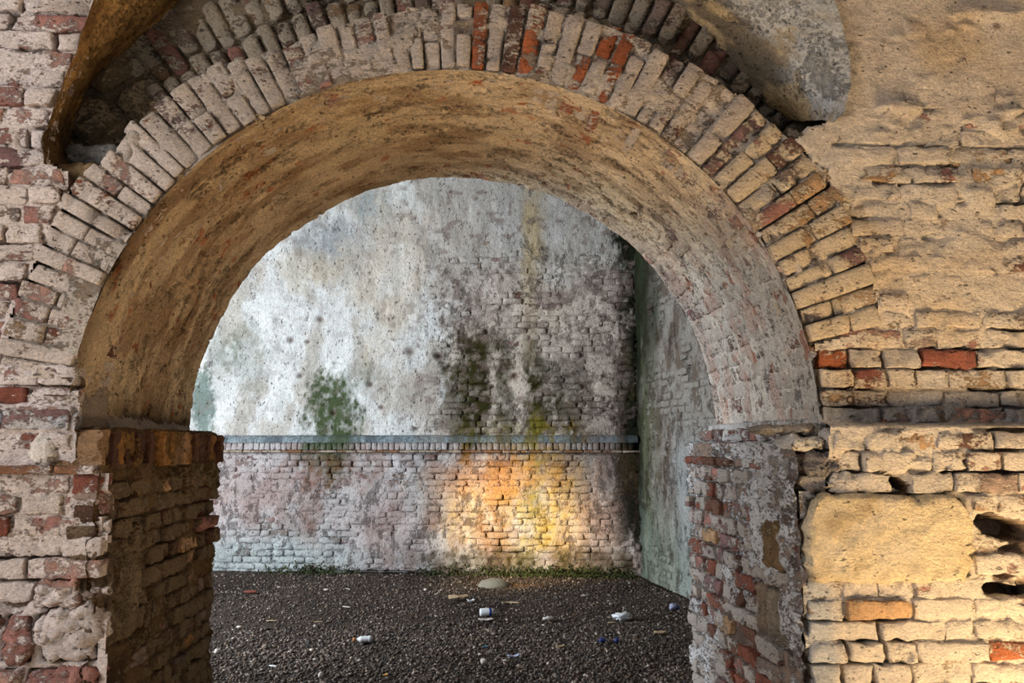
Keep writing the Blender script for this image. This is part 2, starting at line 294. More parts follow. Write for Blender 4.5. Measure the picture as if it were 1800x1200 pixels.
def h_front(s, t):
    n = fbm(s*20, t*30, 4, 1); big = fbm(s*3.0, t*9.0, 3, 2); p = plaster_front(s, t)
    h = -.007 + .016*(n-.5) - .050*sst(.54, .68, big)*(1-.75*sst(2.35, 2.7, t)*sst(1.4, 1.6, s))
    h = h + (.012 + .050*sst(.54, .68, big))*sst(.52, .60, p) + .010*(fbm(s*6, t*6, 4, 12)-.5)
    h = np.where((s > BIG_STONE[0]+.02) & (s < BIG_STONE[1]-.02) & (t > BIG_STONE[2]+.02) & (t < BIG_STONE[3]-.02), -.05, h)
    for x0, x1, z0, z1 in RUBBLE: h = np.where((s > x0+.012) & (s < x1-.012) & (t > z0+.012) & (t < z1-.012), -.07, h)
    band = (np.abs(t-1.58) < .02)*(s > 1.36)
    h = np.where(band, np.maximum(h, -.004), h)
    return h + off_front(s, t) - HOLE_D*hole_mask(s, t) - .03*crack(s, t)
W_R, W_L, W_C = lin(212, 200, 184), lin(218, 206, 200), lin(178, 166, 156)
def washc(s, t):
    u = sst(-1.2, 1.2, s); c = W_L[None]*(1-u)[:, None] + W_R[None]*u[:, None]
    d = fbm(s*2.1, t*2.1, 3, 51)
    c = mixc(c, lin(186, 160, 120)[None], .55*sst(.5, .75, d)*(.4+.6*u))
    c = mixc(c, lin(140, 124, 108)[None], .6*sst(2.6, 3.3, t)*sst(.42, .7, fbm(s*3, t*3, 4, 53)))
    c = mixc(c, lin(196, 192, 190)[None], .9*(np.abs(t-1.585) < .035)*(s < -1.2))
    # bluish cement along the pier edge
    c = mixc(c, lin(166, 168, 170)[None], .9*sst(1.16, 1.2, s)*(1-sst(1.30, 1.36, s+.05*(fbm(t*6, s*3, 3, 8)-.5)))*(1-sst(1.36, 1.40, t)))
    c = mixc(c, lin(140, 138, 136)[None], .95*sst(1.40, 1.5, s)*sst(1.565, 1.575, t)*(1-sst(1.65, 1.68, t)))  # band above the ledge painted dark grey to deepen its shadow
    return c
def col_front(s, t, h):
    wc = washc(s, t); n = fbm(s*11, t*11, 4, 61)
    c = mixc(lin(168, 146, 122)[None]+0*wc, lin(124, 106, 90)[None], sst(.4, .7, n))
    deep = sst(-.03, -.07, h-off_front(s, t))
    c = mixc(c, lin(84, 70, 58)[None], deep*.8)
    wa = np.clip(.60 + .22*sst(.46, .62, plaster_front(s, t)) + .3*(n-.5) - .6*deep, 0, 1)
    return np.c_[c, wa], wc
wall = tag(link('wall_front', None), 'whitewashed brick wall pierced by the round arch', 'wall', kind='structure')
def keep_front(s, t):
    m = .018
    return (s < LB(t)+m) | (s > RB(t)-m)
me = sheet('wall_mortar', M_front, -2.35, 2.75, .15, 3.75, .0085, h_front, col_front, M_WALL, keep_front, flip=False)
bpy.data.objects.remove(wall); wall = tag(link('wall_front', me), 'whitewashed brick wall pierced by the round arch', 'wall', kind='structure')

def colfun_front(s, t, c, wa, wc):
    w2 = washc(s, t); p = plaster_front(s, t)
    return c, np.clip(wa + .35*(p-.5), 0, 1), w2
EXCL = [BIG_STONE] + HOLES + RUBBLE
def excluded(s0, s1, t0, t1):
    for x0, x1, z0, z1 in EXCL:
        ox = min(s1, x1)-max(s0, x0); oz = min(t1, z1)-max(t0, z0)
        if ox > .015 and oz > .012: return True
    return False
seed = 100
cs = courses(.33, 1.562, .060, .071, .011) + [(1.580, 1.634), (1.645, 1.702)] + courses(1.713, 3.6, .060, .071, .0115)
for (t0, t1) in cs:
    tm = (t0+t1)/2; jit = rng.uniform(0, .12)
    for side in (0, 1):
        if side == 0: ivs = row(-2.2+jit, float(LB(tm))-.004, .011, .45)
        else: ivs = row(float(RB(tm))+.004, 2.62, .011, .5)
        for s0, s1 in ivs:
            if s1-s0 < .03: continue
            # split a brick that runs into a stone or a hole, keeping what is left beside it
            todo = [(s0, s1)]
            for x0, x1, z0, z1 in EXCL:
                if min(t1, z1)-max(t0, z0) < .014: continue
                nxt = []
                for a, b in todo:
                    if b <= x0 or a >= x1: nxt.append((a, b)); continue
                    if x0-a > .04: nxt.append((a, x0-.006))
                    if b-x1 > .04: nxt.append((x1+.006, b))
                todo = nxt
            for a, b in todo:
                if a > 2.5 or b < -2.12 or t0 > 3.52: continue
                sm = (a+b)/2; seed += 1
                kind = pick(dict(pink=3, rose=3, tan=3, grey=2, mauve=1.5, red=.9, brown=.7) if side else dict(pink=5, rose=4, red=.6, grey=1.5, mauve=2))
                wv = rng.uniform(.56, .80) if side else rng.uniform(.52, .78)
                if side and tm < 1.0: wv += .05
                acc = nearest(ACCENT_FRONT, sm, tm, a, b, t0, t1)
                lab = None
                if acc: kind, wv = acc[0], acc[1]*.7+.36; lab = {'red': 'bare red brick', 'orange': 'bare orange brick', 'brown': 'bare brown brick'}.get(kind)
                pr = rng.gauss(.003, .0055) + float(off_front(np.array([sm]), np.array([tm]))[0])
                if tm > 2.4 and side: pr -= .004
                if side and abs(tm-1.607) < .03: pr += .004
                pc = piece(M_front, a, b, t0, t1, pr, .08, BRICK[kind]*rng.uniform(.85, 1.15), wv, W_R, seed, tilt=(rng.gauss(0, .003), rng.gauss(0, .003)),
                           rough=.009, edge=.010, rnd=.0045, colfun=colfun_front, corner=rng.uniform(.0, .06), chip=rng.uniform(.3, 1), skew=rng.gauss(0, .004))
                put('brick', pc, M_WALL, wall, lab)
# the large dressed stone at the right pier
def stone_shape(x0, x1, z0, z1, cut):
    def M(s, t, h):
        u = (s-x0)/(x1-x0); v = (t-z0)/(z1-z0)
        # cut the upper corners and hollow the right edge
        s2 = s + np.where(u < .12, (1-u/.12)*np.clip((v-.62)/.38, 0, 1)*cut, 0) - np.where(u > .8, (u-.8)/.2*(np.clip((v-.72)/.28, 0, 1)*.05 + np.clip((.45-v)/.45, 0, 1)*.03), 0)
        return s2, -h, t - np.where(u > .9, (u-.9)*.1*v, 0)
    return M
x0, x1, z0, z1 = BIG_STONE
def cf_stone(s, t, c, wa, wc):
    n = fbm(s*7, t*9, 4, 200); c = mixc(c, lin(164, 146, 116)[None], .8*sst(.46, .62, n)); c = mixc(c, lin(222, 208, 184)[None], .6*sst(.5, .7, fbm(s*5, t*5, 3, 207)))
    return c, wa*0+.35, wc
put('stone', piece(stone_shape(x0, x1, z0, z1, .055), x0, x1, z0, z1, .112, .14, lin(212, 194, 160), .4, lin(204, 186, 154), 900, res=.017, rnd=.016, rough=.013, edge=.016, corner=.05, chip=.6, colfun=cf_stone), M_WALL, wall, 'large pale dressed stone')
for i, (a, b, c, d) in enumerate(RUBBLE):
    k = ['pink', 'rose', 'rose', 'tan', 'pink', 'rose', 'pink', 'grey'][i]
    put('stone', piece(M_front, a+.007, b-.007, c+.007, d-.007, rng.uniform(.005, .03), .1, BRICK[k], .46 if i != 3 else .8, W_L, 920+i, res=.012, rnd=.022, rough=.030, edge=.026, corner=.25, chip=1.2, tilt=(rng.gauss(0, .008), rng.gauss(0, .008)), colfun=colfun_front), M_WALL, wall)
# cement lumps and a broken ledge stone left of the impost on the right pier
for i, (a, b, c, d, p, rgb) in enumerate([(1.19, 1.335, 1.475, 1.53, .075, (206, 200, 190)), (1.25, 1.40, 1.375, 1.47, .075, (128, 122, 118)), (1.335, 1.385, 1.49, 1.565, .08, (176, 170, 164)), (1.18, 1.30, 1.37, 1.465, .045, (150, 146, 142)), (1.10, 1.36, 1.535, 1.57, .05, (150, 142, 132))]):
    put('stone', piece(M_front, a, b, c, d, p, .12, lin(*rgb), .4, lin(*rgb)*1.1, 960+i, res=.01, rnd=.02, rough=.018, edge=.018, corner=.2, chip=1.0), M_WALL, wall)
# cement line standing along the left string course
for i in range(3):
    a = -2.2+i*.27
    put('ledge_stone', piece(M_front, a, min(a+.262, -1.44), 1.553, 1.606, .028, .1, lin(160, 160, 162), .6, lin(188, 190, 194), 980+i, rnd=.012, rough=.01, edge=.01), M_WALL, wall)
# round headed broken soldier bricks and the thin tile line beneath
put('brick', piece(M_front, -1.575, -1.475, 1.43, 1.525, .03, .09, lin(206, 196, 186), .6, lin(224, 216, 206), 985, rnd=.03, rough=.01, edge=.02, corner=.3), M_WALL, wall)
for i in range(4):
    a = -2.1+i*.21
    if a < -1.34: put('tile', piece(M_front, a, min(a+.203, -1.33), 1.392, 1.420, .035, .1, lin(140, 102, 78), .5, W_L, 990+i, rnd=.006, rough=.006, edge=.008), M_WALL, wall)

# solid core of the wall and its far face
def core():
    V = []; F = []; prof = []
    for x, z in [(-1.44, 0.0), (-1.44, 1.559)]: prof.append((x, z))
    for k in range(1, 49):
        a = PI - PI*k/49; prof.append((CX+1.445*math.cos(a), CZ+1.445*math.sin(a)))
    for x, z in [(1.375, 1.559), (1.375, 0.0)]: prof.append((x, z))
    outer = []
    for x, z in prof:
        if z <= CZ+.001: outer.append((-6.0 if x < 0 else 6.0, z))
        else:
            dx, dz = x-CX, z-CZ; k = min(5.6/max(abs(dx), 1e-6), 4.0/max(dz, 1e-6)); outer.append((CX+dx*k, CZ+dz*k))
    n = len(prof)
    for (y) in (.34, 1.28):
        V += [(x, y, z) for x, z in prof] + [(x, y, z) for x, z in outer]
    for i in range(n-1):
        F.append([i, i+1, n+i+1, n+i]); b = 2*n; F.append([b+i+1, b+i, b+n+i, b+n+i+1]); F.append([i+1, i, b+i, b+i+1])
    return V, F
V, F = core(); solid('wall_core', V, F, M_WALL, wall, rgb=lin(160, 150, 140))
# pier cores up to the front face, outside the frame of the brick skin
for sx in (-1, 1):
    xa, xb = (-6.0, -1.46) if sx < 0 else (1.42, 6.0)
    bx = [(xa, .075, 0), (xb, .075, 0), (xb, .34, 0), (xa, .34, 0), (xa, .075, 2.3), (xb, .075, 2.3), (xb, .34, 2.3), (xa, .34, 2.3)]
    xa2, xb2 = (-6.0, -1.8) if sx < 0 else (1.75, 6.0)
    n8 = len(bx); bx += [(xa2, .075, 2.3), (xb2, .075, 2.3), (xb2, .34, 2.3), (xa2, .34, 2.3), (xa2, .075, 4.3), (xb2, .075, 4.3), (xb2, .34, 4.3), (xa2, .34, 4.3)]
    fs = [[0, 1, 5, 4], [1, 2, 6, 5], [2, 3, 7, 6], [3, 0, 4, 7], [4, 5, 6, 7]]
    solid('wall_core', bx, fs + [[i+8 for i in f] for f in fs], M_WALL, wall, rgb=lin(150, 138, 126))

# ================================================================== 2. the arch: ring of voussoirs and plastered soffit
RM = 1.55
def M_ring(s, t, h):
    s = np.asarray(s, float); return CX+t*np.cos(s), -np.asarray(h)+0*s, CZ+t*np.sin(s)
def M_soffit(s, t, h):
    a = np.asarray(s)/R; r = R-np.asarray(h); return CX+r*np.cos(a), np.asarray(t)+0*a, CZ+r*np.sin(a)
def rag(s): return .020*(fbm(s*9, 0*s, 4, 301)-.5)*2
def zone(s):
    d = np.degrees(np.asarray(s)/R); return d
def sof_brick(s, t):
    """bare brickwork low on the right haunch of the soffit, mostly hidden elsewhere"""
    d = zone(s); return (1-sst(34, 58, d + 16*(fbm(s*3, t*3, 3, 305)-.5)))
def h_soffit(s, t):
    st = fbm(s*5, t*16, 4, 310); fine = fbm(s*22, t*40, 4, 312)
    h = .024*(st-.5) + .012*(fine-.5) + .03*(fbm(s*2.2, t*2.2, 3, 314)-.5)
    b = sof_brick(s, t)
    h = h*(1-.5*b) - .003*b
    h = h*(.25+.75*sst(.0, .12, t)) + .004*(1-sst(.0, .12, t))
    pit = np.clip(fbm(s*18, t*36, 3, 318)-.65, 0, 1)
    return h - .20*pit + .010*(fbm(s*40, t*60, 3, 319)-.5)*sst(.0, .1, t)
def col_soffit(s, t, h):
    d = zone(s); n = fbm(s*4, t*9, 5, 320); n2 = fbm(s*9, t*22, 4, 322)
    c = mixc(lin(196, 176, 146)[None]+0*n[:, None], lin(148, 126, 100)[None], sst(.42, .68, n))
    c = mixc(c, lin(214, 196, 164)[None], .75*(1-sst(30, 85, d))*sst(.35, .6, n2))
    c = mixc(c, lin(186, 182, 176)[None], (1-sst(26, 52, d))*.85)
    c = mixc(c, lin(168, 132, 116)[None], (1-sst(26, 60, d))*.5*sst(.5, .65, fbm(s*6, t*10, 4, 326)))
    c = mixc(c, lin(128, 110, 102)[None], .55*sst(.95, 1.2, t)*(1-sst(60, 95, d))*sst(5, 20, d))  # rear of the right haunch painted darker, where its shadow lies
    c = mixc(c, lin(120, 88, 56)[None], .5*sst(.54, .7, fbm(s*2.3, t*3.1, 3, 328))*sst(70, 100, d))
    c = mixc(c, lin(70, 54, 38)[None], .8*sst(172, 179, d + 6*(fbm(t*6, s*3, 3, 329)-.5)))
    c = mixc(c, lin(96, 74, 50)[None], .6*(1-sst(.02, .14, t+.07*(fbm(s*6, t*6, 3, 331)-.5)))*sst(120, 150, d))  # front edge of the left haunch painted darker, standing for shade
    c = mixc(c, lin(150, 84, 52)[None], .7*sst(.745, .79, fbm(s*11, t*16, 3, 333)))
    wc = np.minimum(c*1.25, .8); c2 = c*.62
    return np.c_[c2, np.clip(.62+.4*(n2-.5), 0, 1)], wc
def Ms_edge(s, t, h):
    u = sst(.9, DEP, t); return M_soffit(s, t + rag(s)*u + .012*(1-sst(0, .2, t))*(fbm(s*12, 0*s, 3, 340)-.5), h)
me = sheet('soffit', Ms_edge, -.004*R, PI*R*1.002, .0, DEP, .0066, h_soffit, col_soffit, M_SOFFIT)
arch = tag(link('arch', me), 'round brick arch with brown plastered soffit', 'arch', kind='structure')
# bare bricks of the right haunch
for (a0, a1) in courses(.02, 1.25, .060, .070, .011):
    for (y0, y1) in row(.01+rng.uniform(0, .08), DEP-.01, .011, .55):
        am = (a0+a1)/2; p = float(sof_brick(np.array([am]), np.array([(y0+y1)/2]))[0])
        if p < .35 or rng.random() > p+.2: continue
        seed += 1; k = pick(dict(pink=3, rose=3, mauve=3, grey=3, red=1, brown=1))
        put('brick', piece(Ms_edge, a0, a1, y0, min(y1, DEP), rng.gauss(-.0012, .0035), .07, BRICK[k]*rng.uniform(.8, 1.1), rng.uniform(.5, .82), lin(186, 182, 176), seed, rough=.009, edge=.010, corner=.05, chip=.8, colfun=lambda s, t, c, wa, wc: (c, wa, col_soffit(s, t, 0*s)[1]/1.25)), M_WALL, arch)
# mortar behind the ring
def h_ring(s, t):
    return -.014 + .022*(fbm(s*30, t*24, 4, 351)-.5) + .018*sst(.52, .64, fbm(s*4.5, t*5, 4, 353)) - .04*sst(.55, .7, fbm(s*8, t*2.5, 3, 354))
def col_ring(s, t, h):
    n = fbm(s*9, t*9, 4, 355); c = mixc(lin(150, 134, 116)[None]+0*n[:, None], lin(104, 90, 78)[None], sst(.4, .7, n))
    wc = lin(182, 172, 160)[None]+0*c
    return np.c_[c, np.clip(.54+.5*(n-.45), 0, 1)], wc
def keep_ring(s, t): return t < EXT(np.degrees(s)) - .004
me = sheet('ring_mortar', M_ring, math.radians(13), math.radians(173), R-.004, 1.82, .0085, h_ring, col_ring, M_WALL, keep_ring, flip=True)
link('ring_mortar', me, arch)
ang = math.radians(13.4)
while ang < math.radians(172.2):
    deg = math.degrees(ang); th = rng.uniform(.064, .080) if deg < 50 else rng.uniform(.056, .072)
    da = th/1.47; Re = float(EXT(math.degrees(ang+da/2))) + rng.uniform(-.016, .012); r0 = R + rng.uniform(.004, .014)
    jt = rng.uniform(.004, .010)/1.5
    q = rng.random()
    if deg < 50: cuts = [r0, r0+(Re-r0)*rng.uniform(.4, .66), Re] if q < .62 else [r0, Re]
    else: cuts = [r0, r0+(Re-r0)*rng.uniform(.42, .58), Re] if q < .45 else [r0, Re]
    for c0, c1 in zip(cuts[:-1], cuts[1:]):
        if c1 < Re: c1 -= .007
        seed += 1; k = pick(dict(rose=3, mauve=4, grey=4, pink=2, red=1.2, brown=1.2)); wv = rng.uniform(.54, .76)
        if deg < 45: k = pick(dict(tan=3, grey=3, brown=1.5, rose=2, mauve=2)); wv = rng.uniform(.5, .68)
        if deg > 140: k = pick(dict(pink=4, rose=4, tan=2, red=.8)); wv = rng.uniform(.52, .74)
        am = ang+da/2; lab = None
        for (pa, pr_), kk, ww in ACCENT_RING:
            if ang-.004 <= pa <= ang+da+.004 and c0-.01 <= pr_ <= c1+.01:
                k, wv = kk, ww*.7+.40; lab = {'orange': 'bare orange brick', 'red': 'bare red brick', 'brown': 'bare brown brick'}.get(kk)
        wc = lin(184, 172, 160) if 45 < deg < 135 else (lin(196, 180, 156) if deg <= 45 else lin(204, 190, 178))
        pc = piece(M_ring, ang+jt/2, ang+da-jt/2, c0, c1, rng.gauss(.004, .006), .34, BRICK[k]*rng.uniform(.8, 1.12), wv, wc, seed, res=.013, rough=.008, edge=.0, tilt=(rng.gauss(0, .003), rng.gauss(0, .004)), corner=.05, chip=.8, rnd=.006, flip=True)
        # angles are small numbers: wobble the outline in space instead
        put('brick', pc, M_WALL, arch, lab)
    ang += da

# ================================================================== 3. recess above the arch: second ring, rubble, vault springings
def M_lun(s, t, h):
    s = np.asarray(s, float); return CX+t*np.cos(s), .30-np.asarray(h)+0*s, CZ+t*np.sin(s)
def h_lun(s, t): return -.03 + .03*(fbm(s*26, t*18, 4, 401)-.5) + .03*sst(.5, .65, fbm(s*4, t*4, 4, 403))
def col_lun(s, t, h):
    n = fbm(s*8, t*8, 4, 405); c = mixc(lin(132, 118, 98)[None]+0*n[:, None], lin(86, 72, 56)[None], sst(.4, .7, n))
    return np.c_[c, np.clip(.45+.5*(n-.5), 0, 1)], lin(160, 150, 132)[None]+0*c
me = sheet('lunette_mortar', M_lun, math.radians(22), math.radians(168), 1.5, 2.75, .013, h_lun, col_lun, M_WALL, flip=True)
lun = tag(link('wall_upper', me), 'shaded recess above the arch with a second ring of bricks', 'wall', kind='structure')
ang = math.radians(40)
while ang < math.radians(131):
    deg = math.degrees(ang); da = rng.uniform(.066, .082)/1.8; j = .010/1.8
    lean = 0
    r0 = 1.64 + rng.uniform(-.01, .01); r1 = r0+rng.uniform(.26, .31)
    for c0, c1 in ((r0, r1), (r1+.012, r1+.012+rng.uniform(.22, .28))):
        seed += 1; k = pick(dict(grey=4, tan=3, mauve=2, rose=2, brown=1))
        put('brick', piece(M_lun, ang+j/2, ang+da-j/2, c0, c1, rng.gauss(.006, .012), .09, BRICK[k]*rng.uniform(.75, 1.05), rng.uniform(.45, .65), lin(164, 154, 138), seed, rough=.010, edge=0, corner=.1, chip=1, rnd=.012, tilt=(rng.gauss(0, .005), rng.gauss(0, .006)), flip=True), M_WALL, lun)
    ang += da
def M_lf(s, t, h): return np.asarray(s)+0*np.asarray(h), .30-np.asarray(h), np.asarray(t)+0*np.asarray(h)
for (a0, a1, r0, r1) in [(132, 139, 1.60, 1.78), (139.5, 147, 1.60, 1.84), (147.5, 151.5, 1.60, 1.88), (152, 155.5, 1.60, 1.92), (156, 161, 1.60, 2.0), (132, 136.5, 1.80, 2.02), (137, 143, 1.86, 2.12), (143.5, 147, 1.90, 2.1), (131.5, 137, 2.05, 2.3), (138, 144, 2.16, 2.4)]:
    seed += 1
    put('stone', piece(M_lun, math.radians(a0), math.radians(a1), r0, r1, rng.uniform(.0, .04), .1, lin(150, 132, 104)*rng.uniform(.7, 1.05), .5, lin(168, 152, 126), seed, res=.016, rnd=.03, rough=.03, edge=0, corner=.2, chip=1.5, flip=True), M_WALL, lun)
# grey flat slab at the foot of the left springing
put('stone', piece(M_lf, -1.60, -1.40, 2.60, 2.685, .16, .2, lin(142, 140, 136), .4, lin(160, 158, 152), 1500, rnd=.015, rough=.015, edge=.012), M_WALL, lun)
put('stone', piece(M_lf, -1.60, -1.44, 2.50, 2.585, .24, .3, lin(150, 126, 92), .4, lin(168, 146, 110), 1501, rnd=.02, rough=.02, edge=.015), M_WALL, lun)

put('stone', piece(lambda s, t, h: (s, -h, t), 1.29, 1.465, 2.685, 2.768, -.03, .3, lin(150, 140, 126), .6, lin(176, 166, 150), 1502, rnd=.015, rough=.015, edge=.015), M_WALL, lun)
def resample(pts, n):
    P = np.array(pts); d = np.r_[0, np.cumsum(np.hypot(*np.diff(P, axis=0).T))]; u = np.linspace(0, d[-1], n)
    return np.stack([np.interp(u, d, P[:, 0]), np.interp(u, d, P[:, 1])], -1)
def springing(name, curves, ys, colfun, label, bulge=.03, extra=None):
    """a ruled vault surface running back from the wall face to the recess"""
    n = 150; rows = []; C3 = []
    for c, y in zip(curves, ys):
        p = resample(c, n); C3.append(np.c_[p[:, 0], np.full(n, y), p[:, 1]])
    C3 = np.array(C3); m = 56; u = np.linspace(0, len(C3)-1, m)
    for q in u:
        i = min(int(q), len(C3)-2); f = q-i
        f2 = f
        rows.append(C3[i]*(1-f2)+C3[i+1]*f2)
    P = np.array(rows)                                   # m x n x 3
    du = np.gradient(P, axis=0); dv = np.gradient(P, axis=1); N = np.cross(du, dv); N /= np.linalg.norm(N, axis=-1, keepdims=True)+1e-9
    a = np.linspace(0, 1, m)[:, None]+0*P[..., 0]; s = np.cumsum(np.linalg.norm(dv, axis=-1), axis=1)
    ctr = np.array([CX, -1.0, 1.6]); sg = np.sign(((ctr-P)*N).sum(-1))[..., None]
    d = .04*(fbm(a*3.0, s*6, 5, 431)-.5) + .016*(fbm(a*14, s*30, 4, 433)-.5)
    P = P + N*sg*(d*1.0)[..., None]
    col, wc = colfun(a.ravel(), s.ravel()); V = P.reshape(-1, 3); Q = grid_faces(m-1, n-1)
    return raw_mesh(name, V, Q, M_SOFFIT, col, wc)
def cv_left(a, s):
    n = fbm(a*4, s*5, 4, 441); c = mixc(lin(172, 138, 88)[None]+0*n[:, None], lin(116, 88, 54)[None], sst(.42, .66, n))
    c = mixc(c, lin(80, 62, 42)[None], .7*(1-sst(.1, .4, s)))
    return np.c_[c*.7, np.clip(.6+.5*(n-.5), 0, 1)], np.minimum(c*1.15, .8)
def cv_right(a, s):
    n = fbm(a*4, s*5, 4, 443)
    c = mixc(lin(176, 178, 178)[None]+0*n[:, None], lin(150, 140, 122)[None], sst(.45, .62, n))
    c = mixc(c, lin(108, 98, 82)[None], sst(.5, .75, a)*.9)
    c = mixc(c, lin(198, 176, 136)[None], .7*sst(.52, .62, fbm(a*5, s*4, 3, 445))*sst(.4, .55, a))
    return np.c_[c*.75, np.clip(.6+.5*(n-.5), 0, 1)], np.minimum(c*1.15, .8)
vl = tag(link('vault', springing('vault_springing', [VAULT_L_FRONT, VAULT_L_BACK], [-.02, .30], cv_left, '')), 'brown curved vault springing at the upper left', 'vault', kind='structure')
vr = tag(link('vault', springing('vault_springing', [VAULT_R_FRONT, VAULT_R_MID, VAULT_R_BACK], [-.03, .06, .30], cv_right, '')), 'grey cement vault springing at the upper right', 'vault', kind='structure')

# ================================================================== 4. the piers' reveals inside the arch
def reveal(side):
    L = side < 0
    if L:
        def M(s, t, h): return -1.312+np.asarray(h)+.012*np.asarray(s), np.asarray(s)+0*np.asarray(h), np.asarray(t)+0*np.asarray(h)
    else:
        def M(s, t, h): return 1.238-.035*np.asarray(s)-np.asarray(h), np.asarray(s)+0*np.asarray(h), np.asarray(t)+0*np.asarray(h)
    sd = 500 if L else 600
    def plast(s, t): return fbm(s*2.6, t*2.2, 4, sd+1)
    def H(s, t):
        p = plast(s, t); base = -.012 + .03*(fbm(s*20, t*26, 4, sd)-.5) - .03*sst(.5, .7, fbm(s*5, t*10, 3, sd+4))
        thr = .55 if L else .58
        h = base + .026*sst(thr, thr+.07, p) + .02*(fbm(s*5, t*5, 3, sd+6)-.5)
        if not L: h = h + .035*(1-sst(.03, .13, s+.1*(fbm(t*5, s*2, 3, sd+9)-.5)))
        return h + .03*(fbm(0*s+3, t*5, 3, sd+7)-.5)
    def colf(s, t, h):
        n = fbm(s*9, t*9, 4, sd+8)
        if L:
            c = mixc(lin(104, 84, 60)[None]+0*n[:, None], lin(70, 54, 38)[None], sst(.4, .65, n)); wc = lin(116, 100, 78)[None]+0*c  # left face coloured dark brown, standing in for its lack of light
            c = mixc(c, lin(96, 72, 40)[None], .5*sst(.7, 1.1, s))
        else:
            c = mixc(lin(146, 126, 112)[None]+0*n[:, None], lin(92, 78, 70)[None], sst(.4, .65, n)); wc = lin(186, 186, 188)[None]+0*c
        return np.c_[c, np.clip(.45+.45*(plast(s, t)-.45), 0, 1)], wc
    return M, H, colf, plast
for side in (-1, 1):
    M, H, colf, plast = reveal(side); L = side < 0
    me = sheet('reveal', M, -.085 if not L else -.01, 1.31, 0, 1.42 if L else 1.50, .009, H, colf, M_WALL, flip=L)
    pr = tag(link('pier', me), 'left pier of the arch, its brick inner face coloured darker for shade' if L else 'right pier of the arch, its inner face of bare red brick', 'pier', kind='structure')
    top = 1.385
    def cf(s, t, c, wa, wc):
        return c, np.clip(wa+.5*(plast(s, t)-.5), 0, 1), wc
    for (t0, t1) in courses(.02, top-.03, .058, .070, .011):
        if t1 > top: continue
        off = rng.uniform(0, .1)
        for (s0, s1) in row(-.075+off*.3 if not L else .0, 1.295, .011, .6, (.09, .13), (.2, .25)):
            sm, tm = (s0+s1)/2, (t0+t1)/2
            if L and sm < .40 and .70 < tm < 1.06: continue
            if (not L) and (.10 < sm < .30 and 1.0 < tm < 1.2 or .12 < sm < .42 and .72 < tm < .93): continue
            seed += 1
            if L: k = pick(dict(tan=2, brown=5, grey=4, rose=1, ochre=.7)); wv = rng.uniform(.5, .75); wc = lin(112, 96, 76)  # left bricks' wash darkened too, as the face gets little light
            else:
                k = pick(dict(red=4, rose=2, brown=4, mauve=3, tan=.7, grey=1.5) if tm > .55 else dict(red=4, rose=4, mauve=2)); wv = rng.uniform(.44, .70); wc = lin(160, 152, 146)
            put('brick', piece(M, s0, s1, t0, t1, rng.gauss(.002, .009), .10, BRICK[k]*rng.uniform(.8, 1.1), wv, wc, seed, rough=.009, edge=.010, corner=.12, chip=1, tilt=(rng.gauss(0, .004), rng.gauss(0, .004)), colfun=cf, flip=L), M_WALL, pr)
    if L:
        put('stone', piece(M, .0, .39, .75, 1.035, .012, .1, lin(116, 100, 78), .5, lin(132, 116, 92), 1601, res=.02, rnd=.03, rough=.015, edge=.02, corner=.15, flip=True), M_WALL, pr, 'smooth pale stone')
        # projecting impost: a course of bricks on edge, topped by a worn ledge
        s = .0
        while s < 1.28:
            w_ = rng.uniform(.06, .085); seed += 1; pj = rng.uniform(-.012, .016)
            if s < .55: pj -= .05*rng.random()
            k = pick(dict(brown=6, ochre=2, tan=1, red=.5))
            put('brick', piece(M, s, min(s+w_-.008, 1.305), 1.405, 1.545+rng.uniform(-.01, .012), .022+pj, .17, BRICK[k]*rng.uniform(.55, .9), rng.uniform(.3, .5), lin(128, 98, 60), seed, rough=.010, edge=.008, corner=.1, chip=1, flip=True), M_WALL, pr, None)
            s += w_
        for i in range(5):
            a = .02+i*.255
            put('ledge_stone', piece(lambda s, t, h: (-1.425+t, s, 1.545+h), a, a+.25, 0, .12-(.03 if i < 2 else 0), .012, .05, lin(96, 76, 54), .4, lin(130, 106, 76), 1650+i, rough=.012, rnd=.012, edge=.012), M_WALL, pr)
    else:
        put('stone', piece(M, .10, .29, 1.0, 1.19, .02, .1, lin(116, 94, 68), .4, lin(138, 118, 90), 1701, rnd=.02, rough=.014, edge=.014, corner=.1), M_WALL, pr, 'tan weathered stone')
        put('stone', piece(M, .13, .28, .72, .925, .015, .1, lin(128, 116, 102), .4, lin(150, 140, 130), 1702, rnd=.02, rough=.014, edge=.014, corner=.1), M_WALL, pr)
        put('stone', piece(M, .29, .42, .72, .925, .005, .1, lin(120, 104, 88), .4, lin(150, 140, 130), 1703, rnd=.02, rough=.014, edge=.014, corner=.1), M_WALL, pr)
        # remains of the impost: thin tiles and two courses above
        s = .62
        while s < 1.28:
            w_ = rng.uniform(.12, .2); seed += 1
            put('tile', piece(M, s, min(s+w_-.006, 1.305), 1.395, 1.432, .022+rng.uniform(-.008, .01), .1, BRICK[pick(dict(red=3, brown=3))]*.85, .42, lin(170, 150, 140), seed, rough=.006, edge=.008), M_WALL, pr); s += w_
        for (t0, t1) in ((1.395, 1.432), (1.443, 1.500), (1.511, 1.566)):
            s = .03
            while s < (.6 if t0 < 1.4 else 1.25):
                w_ = rng.uniform(.08, .16); seed += 1; k = pick(dict(red=2, rose=3, mauve=2, grey=3))
                back_ = -.02 - (.075 if t0 > 1.5 else .045 if t0 > 1.44 else 0) + .03*rng.random()
                put('brick', piece(M, s, s+w_-.01, t0, t1, back_, .1, BRICK[k]*rng.uniform(.8, 1.1), rng.uniform(.4, .7), lin(182, 180, 178), seed, rough=.010, edge=.010, chip=1), M_WALL, pr); s += w_
